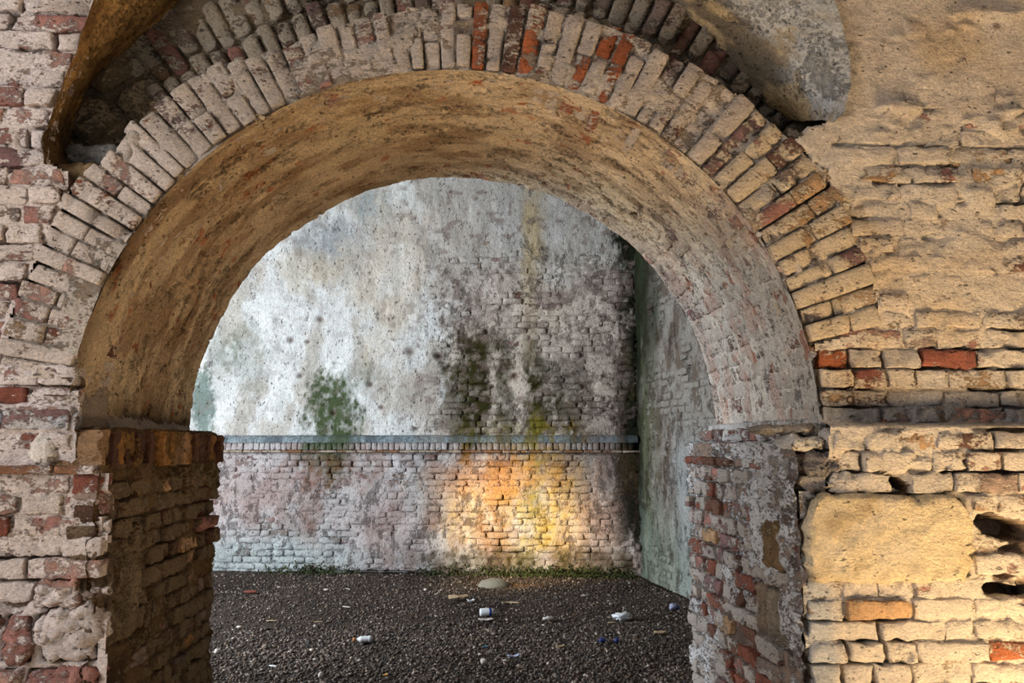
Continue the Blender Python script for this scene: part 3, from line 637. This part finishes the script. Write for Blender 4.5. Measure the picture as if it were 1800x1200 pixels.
        put('reveal_fill', piece(M, -.01, 1.3, 1.38, 1.60, -.115, .02, lin(140, 130, 122), .6, lin(178, 176, 174), 1720, res=.02, rough=.02), M_WALL, pr)

# ================================================================== 5. the hall behind: far wall, side wall, string course
A_, B_ = np.array([-3.022, 6.907]), np.array([1.979, 6.216]); LB_ = np.linalg.norm(B_-A_); e_ = (B_-A_)/LB_; n_ = np.array([e_[1], -e_[0]])
def M_back(s, t, h):
    s = np.asarray(s, float); h = np.asarray(h, float); return A_[0]+e_[0]*s+n_[0]*h, A_[1]+e_[1]*s+n_[1]*h, np.asarray(t, float)+0*h
SC = dict(moss=lin(58, 54, 24), greenmoss=lin(72, 84, 56), bluegreen=lin(112, 128, 120), black=lin(30, 32, 20), grey=lin(146, 150, 154), tan=lin(186, 164, 126), bluegrey=lin(140, 154, 160), pale=lin(196, 194, 188),
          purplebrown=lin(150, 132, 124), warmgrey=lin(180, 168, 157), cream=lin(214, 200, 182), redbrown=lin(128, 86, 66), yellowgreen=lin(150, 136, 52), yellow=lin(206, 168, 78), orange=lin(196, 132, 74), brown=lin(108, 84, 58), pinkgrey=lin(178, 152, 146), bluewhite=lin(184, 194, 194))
def stain(s, t, c, k=1.0):
    """mineral and algae stains of the far wall, each with a ragged outline running downwards"""
    s = np.asarray(s, float); t = np.asarray(t, float)
    nx = (fbm(s*6.5, t*2.4, 4, 701)-.5); ny = (fbm(s*5, t*5, 4, 703)-.5); sp = fbm(s*19, t*15, 4, 705); fine = fbm(s*30, t*20, 4, 707, .7)
    for (cs_, ct, rs, rt, kind, w_) in STAINS:
        if kind in ('moss', 'greenmoss', 'black', 'purplebrown', 'bluegreen'): a0, a1 = .62, 1.2
        else: a0, a1 = .35, 1.4
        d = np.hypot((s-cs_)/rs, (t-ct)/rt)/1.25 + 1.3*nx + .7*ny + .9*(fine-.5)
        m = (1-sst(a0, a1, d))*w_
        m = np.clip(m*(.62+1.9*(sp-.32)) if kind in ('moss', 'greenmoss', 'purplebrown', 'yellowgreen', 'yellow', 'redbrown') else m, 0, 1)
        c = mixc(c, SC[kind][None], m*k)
    blot = sst(.60, .70, fbm(s*9, t*11, 4, 709))*sst(1.58, 1.66, t)*(.35+.5*sst(1.5, 3.0, s))
    c = mixc(c, lin(126, 108, 100)[None], blot*.75*k)
    return c
def expose(s, t):
    """bare brick in the upper wall (0..1)"""
    m = sst(2.3, 3.0, s + .8*(fbm(s*3, t*3, 4, 711)-.5))*(1-sst(3.6, 4.1, t + .5*(fbm(s*2, t*2, 3, 713)-.5)))
    return m
def h_back(s, t):
    n = fbm(s*11, t*9, 5, 721); up = sst(1.575, 1.60, t); ex = expose(s, t)
    base = -.006 + .022*(n-.5) + .03*(fbm(s*5, t*3.4, 4, 729)-.5)*up - .03*sst(.55, .7, fbm(s*4, t*12, 3, 723))*(1-up*(1-ex))
    pl = (.022*(1-ex) - .004*ex)*up + .016*sst(.50, .62, fbm(s*2.2, t*2.2, 4, 725))*(1-up)
    h = base + pl - .028*up + .014*(fbm(s*14, t*5, 4, 727)-.5)*up
    for (a, b, r) in BACK_PITS: h = h - .05*np.exp(-(((s-a)/r)**2+((t-b)/r/.8)**2)*1.5)
    h = h - .09*(1-sst(.015, .05, t))*sst(1.6, 1.7, s)*(1-sst(2.6, 2.75, s))
    return h
def base_back(s, t):
    n = fbm(s*3, t*2, 5, 731); up = sst(1.5, 1.6, t)
    c = mixc(lin(214, 214, 212)[None]+0*n[:, None], lin(186, 180, 172)[None], sst(.45, .65, n))
    c = mixc(c, lin(180, 175, 170)[None], sst(2.3, 2.9, s+.7*(n-.5))*.75*sst(3.2, 3.9, t))
    c = mixc(c, lin(206, 190, 174)[None], sst(2.5, 3.4, s+.9*(n-.5))*.8*(1-sst(3.2, 3.9, t)))
    d = mixc(lin(186, 180, 179)[None]+0*c, lin(166, 150, 146)[None], sst(.4, .62, fbm(s*4, t*4, 4, 733)))
    d = mixc(d, lin(178, 188, 186)[None], (1-sst(.1, .7, t+.3*(n-.5)))*(1-sst(1.0, 2.4, s))*.6)
    c = d*(1-up)[:, None] + c*up[:, None]
    return c
def col_back(s, t, h):
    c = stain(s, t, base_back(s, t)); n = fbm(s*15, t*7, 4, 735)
    dk = mixc(c*.55, lin(96, 76, 66)[None], .35)
    wa = np.clip(.70+.5*(n-.5) - .10*expose(s, t)*sst(1.55, 1.6, t) - .12*(t < 1.4), 0, 1)
    for (a, b, r) in BACK_PITS:
        k = np.exp(-(((s-a)/r)**2+((t-b)/r/.8)**2)*1.4); c = mixc(c, lin(92, 62, 54)[None], k*.8)
    return np.c_[dk, wa], c
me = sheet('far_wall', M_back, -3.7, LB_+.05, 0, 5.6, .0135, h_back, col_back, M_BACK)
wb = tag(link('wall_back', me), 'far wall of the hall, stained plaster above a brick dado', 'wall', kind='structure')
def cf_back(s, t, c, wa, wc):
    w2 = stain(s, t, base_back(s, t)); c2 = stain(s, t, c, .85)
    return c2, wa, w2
bp_list = []
for (t0, t1) in courses(.03, 1.37, .060, .068, .0105):
    if t1 > 1.39: continue
    for (s0, s1) in row(-.6+rng.uniform(0, .2), LB_-.01, .0105, .35):
        seed += 1; k = pick(dict(pink=3, mauve=4, rose=3, grey=3, red=1, brown=1))
        bp_list.append(((s0+s1)/2, (t0+t1)/2, piece(M_back, s0, s1, t0, t1, rng.gauss(.002, .006), .05, BRICK[k]*rng.uniform(.85, 1.1), rng.uniform(.55, .85), W_L, seed, res=.03, rough=.010, edge=.012, corner=.12, chip=1, rnd=.008, colfun=cf_back)))
for (t0, t1) in courses(1.62, 4.2, .060, .068, .0105):
    for (s0, s1) in row(.2+rng.uniform(0, .2), LB_-.01, .0105, .35):
        sm, tm = (s0+s1)/2, (t0+t1)/2; x = float(expose(np.array([sm]), np.array([tm]))[0])
        if x < .3 or float(fbm(np.array([sm*2.6]), np.array([tm*3.2]), 3, 717)[0]) < .44+.1*rng.random(): continue
        seed += 1; k = pick(dict(mauve=4, rose=2, grey=4, brown=2, tan=1))
        bp_list.append((sm, tm, piece(M_back, s0, s1, t0, t1, -.028+rng.gauss(.000, .006), .05, BRICK[k]*rng.uniform(.8, 1.05), rng.uniform(.55, .8), W_L, seed, res=.03, rough=.010, edge=.012, corner=.12, chip=1, rnd=.008, colfun=cf_back)))
bp_list.sort(key=lambda q: (abs(q[0]-2.6)/2.6)**2 + (abs(q[1]-1.0)/1.6)**2)
for q in bp_list[:298]: put('brick', q[2], M_BACK, wb)
if len(bp_list) > 298: merge('brickwork', [q[2] for q in bp_list[298:]], M_BACK, wb)
# string course: cement ledge, bricks on end, thin tiles
def M_ledge(s, t, h): return M_back(s, 1.556+np.asarray(h)*1.0, np.asarray(t)*1.0)
def col_ledge(s, t, h):
    n = fbm(s*8, t*20, 4, 741); c = mixc(lin(142, 154, 160)[None]+0*n[:, None], lin(90, 98, 104)[None], sst(.4, .65, n)); return np.c_[c*.7, np.clip(.6+.4*(n-.5), 0, 1)], stain(s, 1.6+0*s, c, .7)
def h_ledge(s, t): return .042*(1-sst(.03, .085, t)*.75 - sst(.078, .085, t)*.25) + .010*(fbm(s*9, t*9, 4, 743)-.5) - .045*sst(.0835, .085, t)
me = sheet('string_ledge', lambda s, t, h: M_back(s, 1.553+h, t + .014*(fbm(s*6, 0*s, 3, 745)-.5)), -1.0, LB_, -.03, .086, .01, h_ledge, col_ledge, M_BACK, flip=True)
trim = tag(link('trim_1', me), 'grey ledged string course along the far wall', 'string course', kind='structure')
s = -.6
while s < LB_-.05:
    w_ = rng.uniform(.062, .074); seed += 1; k = pick(dict(pink=3, rose=3, grey=3, mauve=3))
    put('brick', piece(M_back, s, s+w_-.005, 1.423, 1.556, .052+rng.gauss(0, .008), .07, BRICK[k]*rng.uniform(.85, 1.1), rng.uniform(.6, .88), W_L, seed, res=.03, rough=.008, edge=.008, rnd=.008, colfun=cf_back), M_BACK, trim); s += w_
s = -.6
while s < LB_-.05:
    w_ = rng.uniform(.2, .27); seed += 1
    put('tile', piece(M_back, s, s+w_-.006, 1.392, 1.420, .066+rng.gauss(0, .004), .08, lin(136, 96, 70), rng.uniform(.3, .7), lin(170, 152, 136), seed, res=.03, rough=.006, edge=.006, rnd=.006, colfun=lambda s, t, c, wa, wc: (stain(s, t, c, .4), wa, wc)), M_BACK, trim); s += w_

# side wall of the hall
D_ = np.array([2.164, 4.787]); f_ = (D_-B_)/np.linalg.norm(D_-B_); m_ = np.array([f_[1], -f_[0]]); m_ = m_ if m_[0] < 0 else -m_
def M_side(s, t, h):
    s = np.asarray(s, float); h = np.asarray(h, float); return B_[0]+f_[0]*s+m_[0]*h, B_[1]+f_[1]*s+m_[1]*h, np.asarray(t, float)+0*h
def h_side(s, t): return .06*(fbm(s*6, t*3, 5, 751)-.5) + .035*(fbm(s*18, t*14, 4, 753)-.5) - .012
def side_stain(s, t, c):
    nx = fbm(s*8, t*1.6, 4, 755)-.5
    c = mixc(c, lin(88, 94, 68)[None], .85*(1-sst(.25, .8, s+.5*nx))*sst(.2, .5, fbm(s*9, t*2, 4, 757)))
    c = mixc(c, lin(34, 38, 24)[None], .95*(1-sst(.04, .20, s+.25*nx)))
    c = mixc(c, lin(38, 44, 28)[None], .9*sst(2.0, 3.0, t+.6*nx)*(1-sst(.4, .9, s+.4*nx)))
    c = mixc(c, lin(174, 180, 182)[None], .6*sst(.9, 1.3, s+.6*nx)*(1-sst(1.2, 1.9, t)))
    c = mixc(c, lin(150, 166, 152)[None], .45*(1-sst(.3, 1.1, t+.5*nx)))
    return c
def col_side(s, t, h):
    n = fbm(s*7, t*4, 5, 759); c = mixc(lin(152, 146, 138)[None]+0*n[:, None], lin(112, 100, 90)[None], sst(.4, .65, n)); c = side_stain(s, t, c)
    return np.c_[mixc(c*.6, lin(92, 70, 60)[None], .35), np.clip(.6+.5*(fbm(s*12, t*6, 4, 761)-.5), 0, 1)], c
me = sheet('side_wall', M_side, 0, 4.9, 0, 5.6, .019, h_side, col_side, M_BACK, flip=False)
ws = tag(link('wall_right', me), 'green streaked side wall of the hall at the right', 'wall', kind='structure')
for (t0, t1) in courses(.04, 3.4, .060, .068, .0105):
    for (s0, s1) in row(.25+rng.uniform(0, .15), 2.3, .0105, .4):
        sm, tm = (s0+s1)/2, (t0+t1)/2
        if float(fbm(np.array([sm*2.2]), np.array([tm*1.6]), 4, 763)[0]) < .53: continue
        seed += 1; k = pick(dict(rose=3, mauve=3, grey=3, pink=2, brown=1))
        put('brick', piece(M_side, s0, s1, t0, t1, rng.gauss(-.010, .008), .06, BRICK[k]*rng.uniform(.7, 1.0), rng.uniform(.6, .8), W_L, seed, res=.03, rough=.010, edge=.012, corner=.12, chip=1, rnd=.008,
            colfun=lambda s, t, c, wa, wc: (side_stain(s, t, c)*.8+c*.2, wa, side_stain(s, t, lin(152, 146, 138)[None]+0*wc)), flip=False), M_BACK, ws)

# left wall of the hall with its tall opening, ceilings (outside the frame, they shape the daylight)
M_PLAIN = plain('limewashed_wall', (186, 178, 168), .95, .2, 3)
def box(x0, x1, y0, y1, z0, z1, base=0):
    V = [(x0, y0, z0), (x1, y0, z0), (x1, y1, z0), (x0, y1, z0), (x0, y0, z1), (x1, y0, z1), (x1, y1, z1), (x0, y1, z1)]
    F = [[0, 3, 2, 1], [4, 5, 6, 7], [0, 1, 5, 4], [1, 2, 6, 5], [2, 3, 7, 6], [3, 0, 4, 7]]
    return V, [[i+base for i in f] for f in F]
V, F = [], []
for b in ((-6.2, -5.9, 3.7, 7.6, 0, 5.6), (-6.2, -5.9, 1.29, 3.7, 0, .6), (-6.2, -5.9, 1.29, 3.7, 3.9, 5.6)):
    v, f = box(*b, base=len(V)); V += v; F += f
tag(solid('wall_left', V, F, M_PLAIN), 'left wall of the hall with a tall window opening', 'wall', kind='structure')
V, F = box(4.75, 5.0, -6, .3, 0, 4.3)  # unseen wall added right of the bay to cut the ambient light
tag(solid('shade_wall', V, F, M_PLAIN), 'unseen wall added beside the front bay to hold light off the arch', 'wall', kind='structure')
V, F = box(-6.2, 6, .35, 8.2, 5.55, 5.75)
tag(solid('ceiling', V, F, M_PLAIN), 'flat ceiling over the hall', 'ceiling', kind='structure')
V, F = box(-6, 6, -2.6, .34, 4.3, 4.5)  # unseen slab in place of the vault, added to block ambient light
tag(solid('ceiling', V, F, M_PLAIN), 'flat slab for the vault over the front bay, added to block ambient light', 'ceiling', kind='structure')

# ================================================================== 6. ground
def h_floor(s, t): return .05*(fbm(s*1.1, t*1.1, 4, 801)-.5) + .022*(fbm(s*9, t*9, 4, 803)-.5)
def z_floor(x, y): return float(h_floor(np.array([x]), np.array([y]))[0])
def col_floor(s, t, h):
    n = fbm(s*2, t*2, 4, 805); c = mixc(lin(84, 72, 64)[None]+0*n[:, None], lin(62, 53, 48)[None], sst(.4, .65, n))
    c = mixc(c, lin(176, 122, 66)[None], .8*np.exp(-(((s-.58)/.22)**2+((t-5.72)/.10)**2)))  # orange blotch by the boulder, warm glow painted into the earth
    g = sst(1.4, .3, t); c = mixc(c, lin(150, 128, 96)[None], g)
    return np.c_[c*.8, .5+0*s], c*1.15
me = sheet('earth', lambda s, t, h: (s, t, h), -5.9, 3.0, 1.2, 7.6, .03, h_floor, col_floor, M_WALL)
fl = tag(link('floor', me), 'dark gravelly earth floor of the hall', 'floor', kind='structure')
M_SAND = plain('pale_sandy_ground', (226, 208, 180), .95, .15, 6)
V, F = box(-7, 7, -8, 1.25, -.25, -.012)
tag(solid('ground', V, F, M_SAND), 'pale sandy ground in front of the arch', 'ground', kind='structure')
# gravel: tens of thousands of small stones that nobody could count
gm = bpy.data.materials.new('gravel'); gm.use_nodes = True; t = gm.node_tree; b = t.nodes['Principled BSDF']; b.inputs['Roughness'].default_value = .85
a = nd(t, 'ShaderNodeAttribute', attribute_name='Col'); t.links.new(a.outputs['Color'], b.inputs['Base Color'])
def gravel(n, sd, smin, smax, power, x0, x1, y0, y1):
    r = np.random.RandomState(sd); x = r.uniform(x0, x1, n); y = r.uniform(y0, y1, n)
    # nothing inside the walls
    ok = (x < 1.92+(6.3-y)*.127) & (y < A_[1]+(x-A_[0])*e_[1]/e_[0]-.03); x, y = x[ok], y[ok]; n = len(x)
    sz = smin + (smax-smin)*r.rand(n)**power; base = np.array([[1, 0, 0], [0, 1, 0], [-1, 0, 0], [0, -1, 0], [0, 0, 1], [0, 0, -1.]])
    P = base[None]*(1+.5*(r.rand(n, 6, 1)-.5)) + .35*(r.rand(n, 6, 3)-.5)
    P = P*np.stack([np.ones(n), r.uniform(.55, 1, n), r.uniform(.35, .75, n)], -1)[:, None, :]
    th = r.rand(n)*6.28; c, s = np.cos(th), np.sin(th); tl = r.normal(0, .45, n); ct, st = np.cos(tl), np.sin(tl)
    X = P[..., 0]*ct[:, None]-P[..., 2]*st[:, None]; Z = P[..., 0]*st[:, None]+P[..., 2]*ct[:, None]; Yv = P[..., 1]
    P = np.stack([X*c[:, None]-Yv*s[:, None], X*s[:, None]+Yv*c[:, None], Z], -1)*sz[:, None, None]*.5
    P += np.stack([x, y, h_floor(x, y)+sz*.12], -1)[:, None, :]
    T = np.array([[0, 1, 4], [1, 2, 4], [2, 3, 4], [3, 0, 4], [1, 0, 5], [2, 1, 5], [3, 2, 5], [0, 3, 5]])
    Q = (T[None]+6*np.arange(n)[:, None, None]).reshape(-1, 3)
    pal = np.array([lin(92, 80, 72), lin(70, 61, 56), lin(118, 104, 94), lin(98, 76, 62), lin(146, 130, 118), lin(186, 174, 162), lin(58, 55, 56)])
    k = r.choice(7, n, p=[.27, .27, .18, .11, .08, .025, .065]); col = pal[k]*(r.uniform(.7, 1.2, n)*(.55+.9*fbm(x*1.3, y*1.3, 3, 809)))[:, None]; col = np.repeat(col, 6, 0)
    return P.reshape(-1, 3), Q, np.c_[col, np.ones(len(col))]
V1, Q1, C1 = gravel(42000, 5, 0.010, .040, 2.0, -3.4, 2.7, 1.7, 7.1); V2, Q2, C2 = gravel(16000, 6, .01, .045, 2.6, -1.9, 1.7, 1.7, 3.9)
me = raw_mesh('gravel', np.r_[V1, V2], np.r_[Q1, Q2+len(V1)], gm, np.r_[C1, C2], np.r_[C1, C2][:, :3], smooth=False)
tag(link('gravel', me), 'loose dark gravel and clods strewn over the hall floor', 'gravel', kind='stuff')
# moss and small weeds along the foot of the far wall
def moss(n, sd):
    r = np.random.RandomState(sd); V = []; C = []; s = np.r_[r.normal(4.1, .45, n//2), r.uniform(2.5, 4.95, n//3), r.normal(1.25, .25, n-n//2-n//3)]; s = np.clip(s, .6, 4.98)
    for i in range(n):
        d = .012+abs(r.normal(0, .05)); z0 = max(0, r.normal(.02, .04)) if d < .05 else 0; hgt = r.uniform(.008, .032)
        x, y, z = M_back(s[i], 0, d); z = float(h_floor(np.array([float(x)]), np.array([float(y)]))[0])+z0
        a = r.rand(3)*6.28; wv = r.uniform(.006, .014); c, q = math.cos(a[0]), math.sin(a[0]); lx, ly = r.normal(0, .02, 2)
        V += [(x-c*wv, y-q*wv, z-.005), (x+c*wv, y+q*wv, z-.005), (x+c*wv*.6+lx, y+q*wv*.6+ly, z+hgt), (x-c*wv*.6+lx, y-q*wv*.6+ly, z+hgt*.9)]
        k = r.uniform(.5, 1.2); C += [np.r_[lin(64, 72, 34)*k, 1]]*4
    return np.array(V, float), np.arange(4*n).reshape(-1, 4), np.array(C)
V, Q, C = moss(3200, 9)
link('moss', raw_mesh('moss', V, Q, gm, C, C[:, :3], smooth=False), wb)['kind'] = 'stuff'

# ================================================================== 7. things lying on the floor
def lathe(prof, n=20, axis='x'):
    V = []; F = []
    for r, h in prof:
        for k in range(n):
            a = 2*PI*k/n; V.append((h, r*math.cos(a), r*math.sin(a)) if axis == 'x' else (r*math.cos(a), r*math.sin(a), h))
    for i in range(len(prof)-1):
        for k in range(n): F.append([i*n+k, i*n+(k+1) % n, (i+1)*n+(k+1) % n, (i+1)*n+k])
    F.append([k for k in range(n)][::-1]); F.append([(len(prof)-1)*n+k for k in range(n)])
    return V, F
def crumple(lx, ly, lz, sd, n=26, amp=.35, power=1.0):
    """a crumpled closed lump"""
    V = []; F = []; m = n//2
    for i in range(m+1):
        ph = -PI/2+PI*i/m
        for k in range(n):
            a = 2*PI*k/n; d = np.array([math.cos(ph)*math.cos(a), math.cos(ph)*math.sin(a), math.sin(ph)])
            q = float(fbm(np.array([d[0]*2.2+sd+d[2]*1.7]), np.array([d[1]*2.2+d[2]*2.9]), 4, sd, .7)[0])
            r = 1+amp*(q-.5)*2; V.append(d*r*np.array([lx, ly, lz])/2)
    for i in range(m):
        for k in range(n): F.append([i*n+k, i*n+(k+1) % n, (i+1)*n+(k+1) % n, (i+1)*n+k])
    return np.array(V), F
def slab(lx, ly, th, sd, bend=.0, curl=.0, taper=0., n=12):
    """a thin bent or torn plate with a real thickness"""
    V = []; F = []; m = max(4, n//2)
    for side in (1, -1):
        for i in range(n+1):
            for j in range(m+1):
                u = i/n*2-1; v = j/m*2-1; wv = 1-taper*abs(u)**2
                x = u*lx/2*(1+.10*(float(vn(np.array([v*3+sd]), np.array([1.5]))[0])-.5)); y = v*ly/2*wv*(1+.25*(float(vn(np.array([u*4+sd]), np.array([2.5+side*0]))[0])-.5))
                z = bend*u*u + curl*v*v + th*1.5*(float(vn(np.array([u*3+sd]), np.array([v*3]))[0])-.5) + side*th/2
                V.append((x, y, z))
    N = (n+1)*(m+1); ix = lambda i, j: i*(m+1)+j
    for i in range(n):
        for j in range(m):
            F.append([ix(i, j), ix(i+1, j), ix(i+1, j+1), ix(i, j+1)]); F.append([N+ix(i, j+1), N+ix(i+1, j+1), N+ix(i+1, j), N+ix(i, j)])
    for i in range(n): F.append([ix(i+1, 0), ix(i, 0), N+ix(i, 0), N+ix(i+1, 0)]); F.append([ix(i, m), ix(i+1, m), N+ix(i+1, m), N+ix(i, m)])
    for j in range(m): F.append([ix(0, j), ix(0, j+1), N+ix(0, j+1), N+ix(0, j)]); F.append([ix(n, j+1), ix(n, j), N+ix(n, j), N+ix(n, j+1)])
    return V, F
def stick(L, r, sd, n=10, k=7):
    V = []; F = []; g = random.Random(sd); b1, b2 = g.uniform(-.04, .04), g.uniform(-.03, .03)
    for i in range(n+1):
        u = i/n*2-1; rr = r*(1-.45*abs(u)**3)*(1+.2*g.uniform(-1, 1))
        for q in range(k):
            a = 2*PI*q/k; V.append((u*L/2, b1*L*u*u*4+rr*math.cos(a)+b2*L*math.sin(3*u), rr*math.sin(a)))
    for i in range(n):
        for q in range(k): F.append([i*k+q, i*k+(q+1) % k, (i+1)*k+(q+1) % k, (i+1)*k+q])
    F.append(list(range(k))[::-1]); F.append([n*k+q for q in range(k)])
    return V, F
M_STONE = plain('grey_boulder', (112, 114, 112), .9, .3, 30, .5)
M_WHITE = plain('white_plastic', (226, 228, 232), .45, .1, 60); M_PAPER = plain('soiled_paper', (206, 196, 190), .9, .15, 60)
M_WOOD = plain('pale_wood', (186, 160, 126), .9, .25, 50, .4); M_BLUE = plain('blue_plastic', (32, 52, 120), .45, .3, 60); M_CYAN = plain('cyan_plastic', (70, 150, 180), .5, .2, 60)
M_ORANGE = plain('orange_plastic', (196, 128, 74), .5, .2, 60); M_RUST = plain('rusty_shard', (110, 56, 42), .9, .3, 60); M_AMBER = plain('amber_leaf', (196, 150, 74), .8, .25, 60)
M_LILAC = plain('lilac_foil', (170, 178, 206), .35, .2, 50); M_TIN = plain('tin', (176, 178, 182), .35, .15, 60, .1, .9); M_IRON = plain('rusty_iron', (70, 44, 32), .7, .3, 90, .3, .4)
def lay(name, shape, mat, key, label, cat, rot=0., lift=0., group=None, smooth=True, tilt=0., at=None):
    V, F = shape; V = np.asarray(V, float); x, y = at or LITTER[key]; zmin = V[:, 2].min()
    me = raw_mesh(name, V, [list(f) for f in F], mat, smooth=smooth); o = link(name, me, None, (x, y, z_floor(x, y)+.008-zmin+lift))
    o.rotation_euler = (tilt, 0, rot); return tag(o, label, cat, group)
lay('boulder', crumple(.33, .24, .15, 21, 30, .14), M_STONE, 'boulder', 'smooth grey boulder half sunk in the gravel near the far wall', 'stone', .1, -.075, at=(.298, 5.72))
lay('bark_strip', slab(.19, .055, .012, 3, .0, -.018, .6), M_WOOD, 'bark', 'tan curved strip of bark lying between the boulder and the can', 'bark', .18, .012)
lay('plastic_scrap', slab(.075, .05, .006, 5, .014, .010, .3), M_WHITE, 'scrap', 'small bright white scrap at the right end of the tan bark strip', 'scrap', .5, .004)
# the crushed white can: body with blue band, rims and lid
r = .034; V, F = lathe([(r*.82, -.058), (r*.97, -.050), (r, -.044), (r, .044), (r*.97, .050), (r*.82, .058)], 24)
can = lay('drink_can', (V, F), M_WHITE, 'can', 'white drink can with a blue end lying on its side', 'can', .12, .004)
V, F = lathe([(r*1.012, .020), (r*1.012, .043)], 24); link('colour_band', raw_mesh('colour_band', V, F, M_BLUE), can)
V, F = lathe([(r*.80, .055), (r*.86, .057), (r*.86, .061), (r*.78, .0615), (r*.76, .0585)], 24); link('can_lid', raw_mesh('can_lid', V, F, M_TIN), can)
lay('card_scrap', slab(.125, .07, .004, 8, .006, 0, .15), M_PAPER, 'card', 'pinkish white flat card lying in front of the white can', 'paper', .05, .004)
lay('stick', stick(.17, .009, 31), M_WOOD, 'twig', 'pale straight stick to the right of the white can, farther back', 'stick', -.06, .0)
lay('film_scrap', crumple(.09, .06, .035, 41, 20, .7), M_PAPER, 'film', 'dull crumpled film scrap midway between the can and the white bag', 'scrap', .3)
lay('plastic_bag', crumple(.155, .10, .06, 47, 30, .8), M_WHITE, 'bag', 'crumpled white plastic bag right of the can', 'bag', .2)
lay('foil_packet', crumple(.075, .06, .06, 52, 20, .6), M_LILAC, 'packet', 'blue and white foil packet by the foot of the side wall', 'packet', .4)
lay('packet_corner', crumple(.05, .04, .035, 53, 16, .5), M_BLUE, 'packet', 'dark blue crumpled wrapper touching the foil packet by the side wall', 'wrapper', 0, 0, at=(LITTER['packet'][0]+.045, LITTER['packet'][1]+.03))
# crushed plastic bottle with its cap
V, F = lathe([(.010, -.062), (.012, -.05), (.026, -.032), (.030, -.02), (.026, -.008), (.031, .006), (.026, .02), (.031, .034), (.030, .05), (.02, .056)], 20)
V = np.array(V); V[:, 2] *= .8; bo = lay('plastic_bottle', (V, F), M_WHITE, 'bottle', 'crushed white plastic bottle with an orange cap in the left foreground', 'bottle', .12, .002)
V, F = lathe([(.012, -.085), (.0145, -.083), (.0145, -.064), (.012, -.062)], 16); cp = link('bottle_cap', raw_mesh('bottle_cap', V, F, M_ORANGE), bo); cp['label'] = 'orange cap'
lay('plastic_chip', slab(.035, .02, .004, 12, .004, 0, .2), M_CYAN, 'chip_cyan', 'tiny cyan plastic chip in the dark gravel', 'scrap', .4)
lay('wrapper', slab(.09, .045, .004, 14, .014, .008, .5), M_LILAC, 'wrapper', 'bluish white leaf-shaped wrapper in the middle foreground', 'wrapper', .3, .005)
lay('blue_scrap', crumple(.06, .045, .03, 61, 16, .6), M_BLUE, 'blue1', 'dark blue scrap, the larger of two below the white bag', 'scrap', .3)
lay('blue_scrap', crumple(.04, .03, .03, 63, 16, .6), M_BLUE, 'blue2', 'dark blue scrap, the smaller and right one below the white bag', 'scrap', .3)
lay('wood_chip', slab(.10, .035, .010, 16, 0, .008, .4), M_WOOD, 'chip', 'pale flat wood chip lying before the right pier', 'wood', -.1)
lay('rubble_lump', crumple(.04, .035, .035, 66, 14, .5), M_PAPER, 'lump', 'small whitish lump close by the left pier', 'stone')
lay('stick', stick(.068, .006, 33), M_WHITE, 'stick1', 'short white stick in the left foreground below the bottle', 'stick', -.45)
lay('rubble_lump', crumple(.035, .03, .035, 67, 14, .5), M_PAPER, 'lump2', 'small greyish white lump at the bottom edge left of centre', 'stone')
lay('stick', stick(.09, .005, 35), M_PAPER, 'stick2', 'white straw to the upper left on the greyer gravel', 'stick', -.5)
lay('stick', stick(.09, .004, 36), M_PAPER, 'stick3', 'thin pale straw farthest back on the left gravel', 'stick', -.9)
lay('dry_leaf', slab(.032, .028, .003, 19, .008, .005, .6), M_AMBER, 'amber', 'small amber dry leaf at the bottom edge', 'leaf', .7)
lay('brick_shard', crumple(.13, .05, .03, 71, 18, .5), M_RUST, 'shard', 'dark red brick shard on the gravel at the far left', 'brick', -.1)
lay('stick', stick(.10, .005, 37), M_WOOD, 'straw', 'thin straw lying nearest to the left pier', 'stick', 0)
lay('stick', stick(.08, .004, 38), M_WOOD, 'straw2', 'thin straw between the left pier and the can', 'stick', .05)
lay('pale_stone', crumple(.035, .03, .025, 73, 14, .4), M_PAPER, 'pale1', 'small pale stone left of the bark strip near the far wall', 'stone')
lay('pale_stone', crumple(.055, .03, .022, 75, 14, .4), M_PAPER, 'pale2', 'flat pale stone left of the thin far straw', 'stone')
lay('pale_stone', crumple(.045, .03, .02, 77, 14, .4), M_PAPER, 'pale3', 'flat pale stone near the left pier, above the whitish lump', 'stone')
lay('paper_scrap', slab(.07, .03, .004, 22, .01, .01, .4), M_WOOD, 'cloth', 'buff paper scrap left of the dark blue scraps', 'paper', .1)
lay('wood_chip', slab(.06, .035, .008, 24, .01, 0, .5), M_PAPER, 'chip3', 'pale chip standing a little way in front of the mossy far wall', 'wood', .9)
lay('wood_chip', slab(.06, .02, .006, 26, .0, .004, .3), M_WOOD, 'chip4', 'small tan chip just in front of the white bag', 'wood', 0)
lay('pale_stone', crumple(.045, .035, .04, 79, 14, .4), M_PAPER, 'lump3', 'pale upright stone at the bottom edge near the middle', 'stone')
# two rusty nails and a ring bolt left in the wall
for (x, z, L, lab) in ((-1.452, 1.735, .05, 'upper rusty nail in the wall left of the arch'), (-1.49, 1.672, .085, 'lower and longer rusty nail in the wall left of the arch')):
    V, F = stick(L, .0028, 41); o = link('nail', raw_mesh('nail', np.array(V), F, M_IRON), None, (x, -.022, z)); o.rotation_euler = (0, .04, -.25); tag(o, lab, 'nail')
V = []; F = []
for i in range(20):
    for k in range(8):
        a, q = 2*PI*i/20, 2*PI*k/8; V.append(((.013+.004*math.cos(q))*math.cos(a), .004*math.sin(q), (.013+.004*math.cos(q))*math.sin(a)))
        F.append([i*8+k, ((i+1) % 20)*8+k, ((i+1) % 20)*8+(k+1) % 8, i*8+(k+1) % 8])
o = link('ring_bolt', raw_mesh('ring_bolt', V, F, M_IRON), None, (1.468, -.022, 1.665)); tag(o, 'small iron ring bolt in the wall right of the arch', 'bolt')
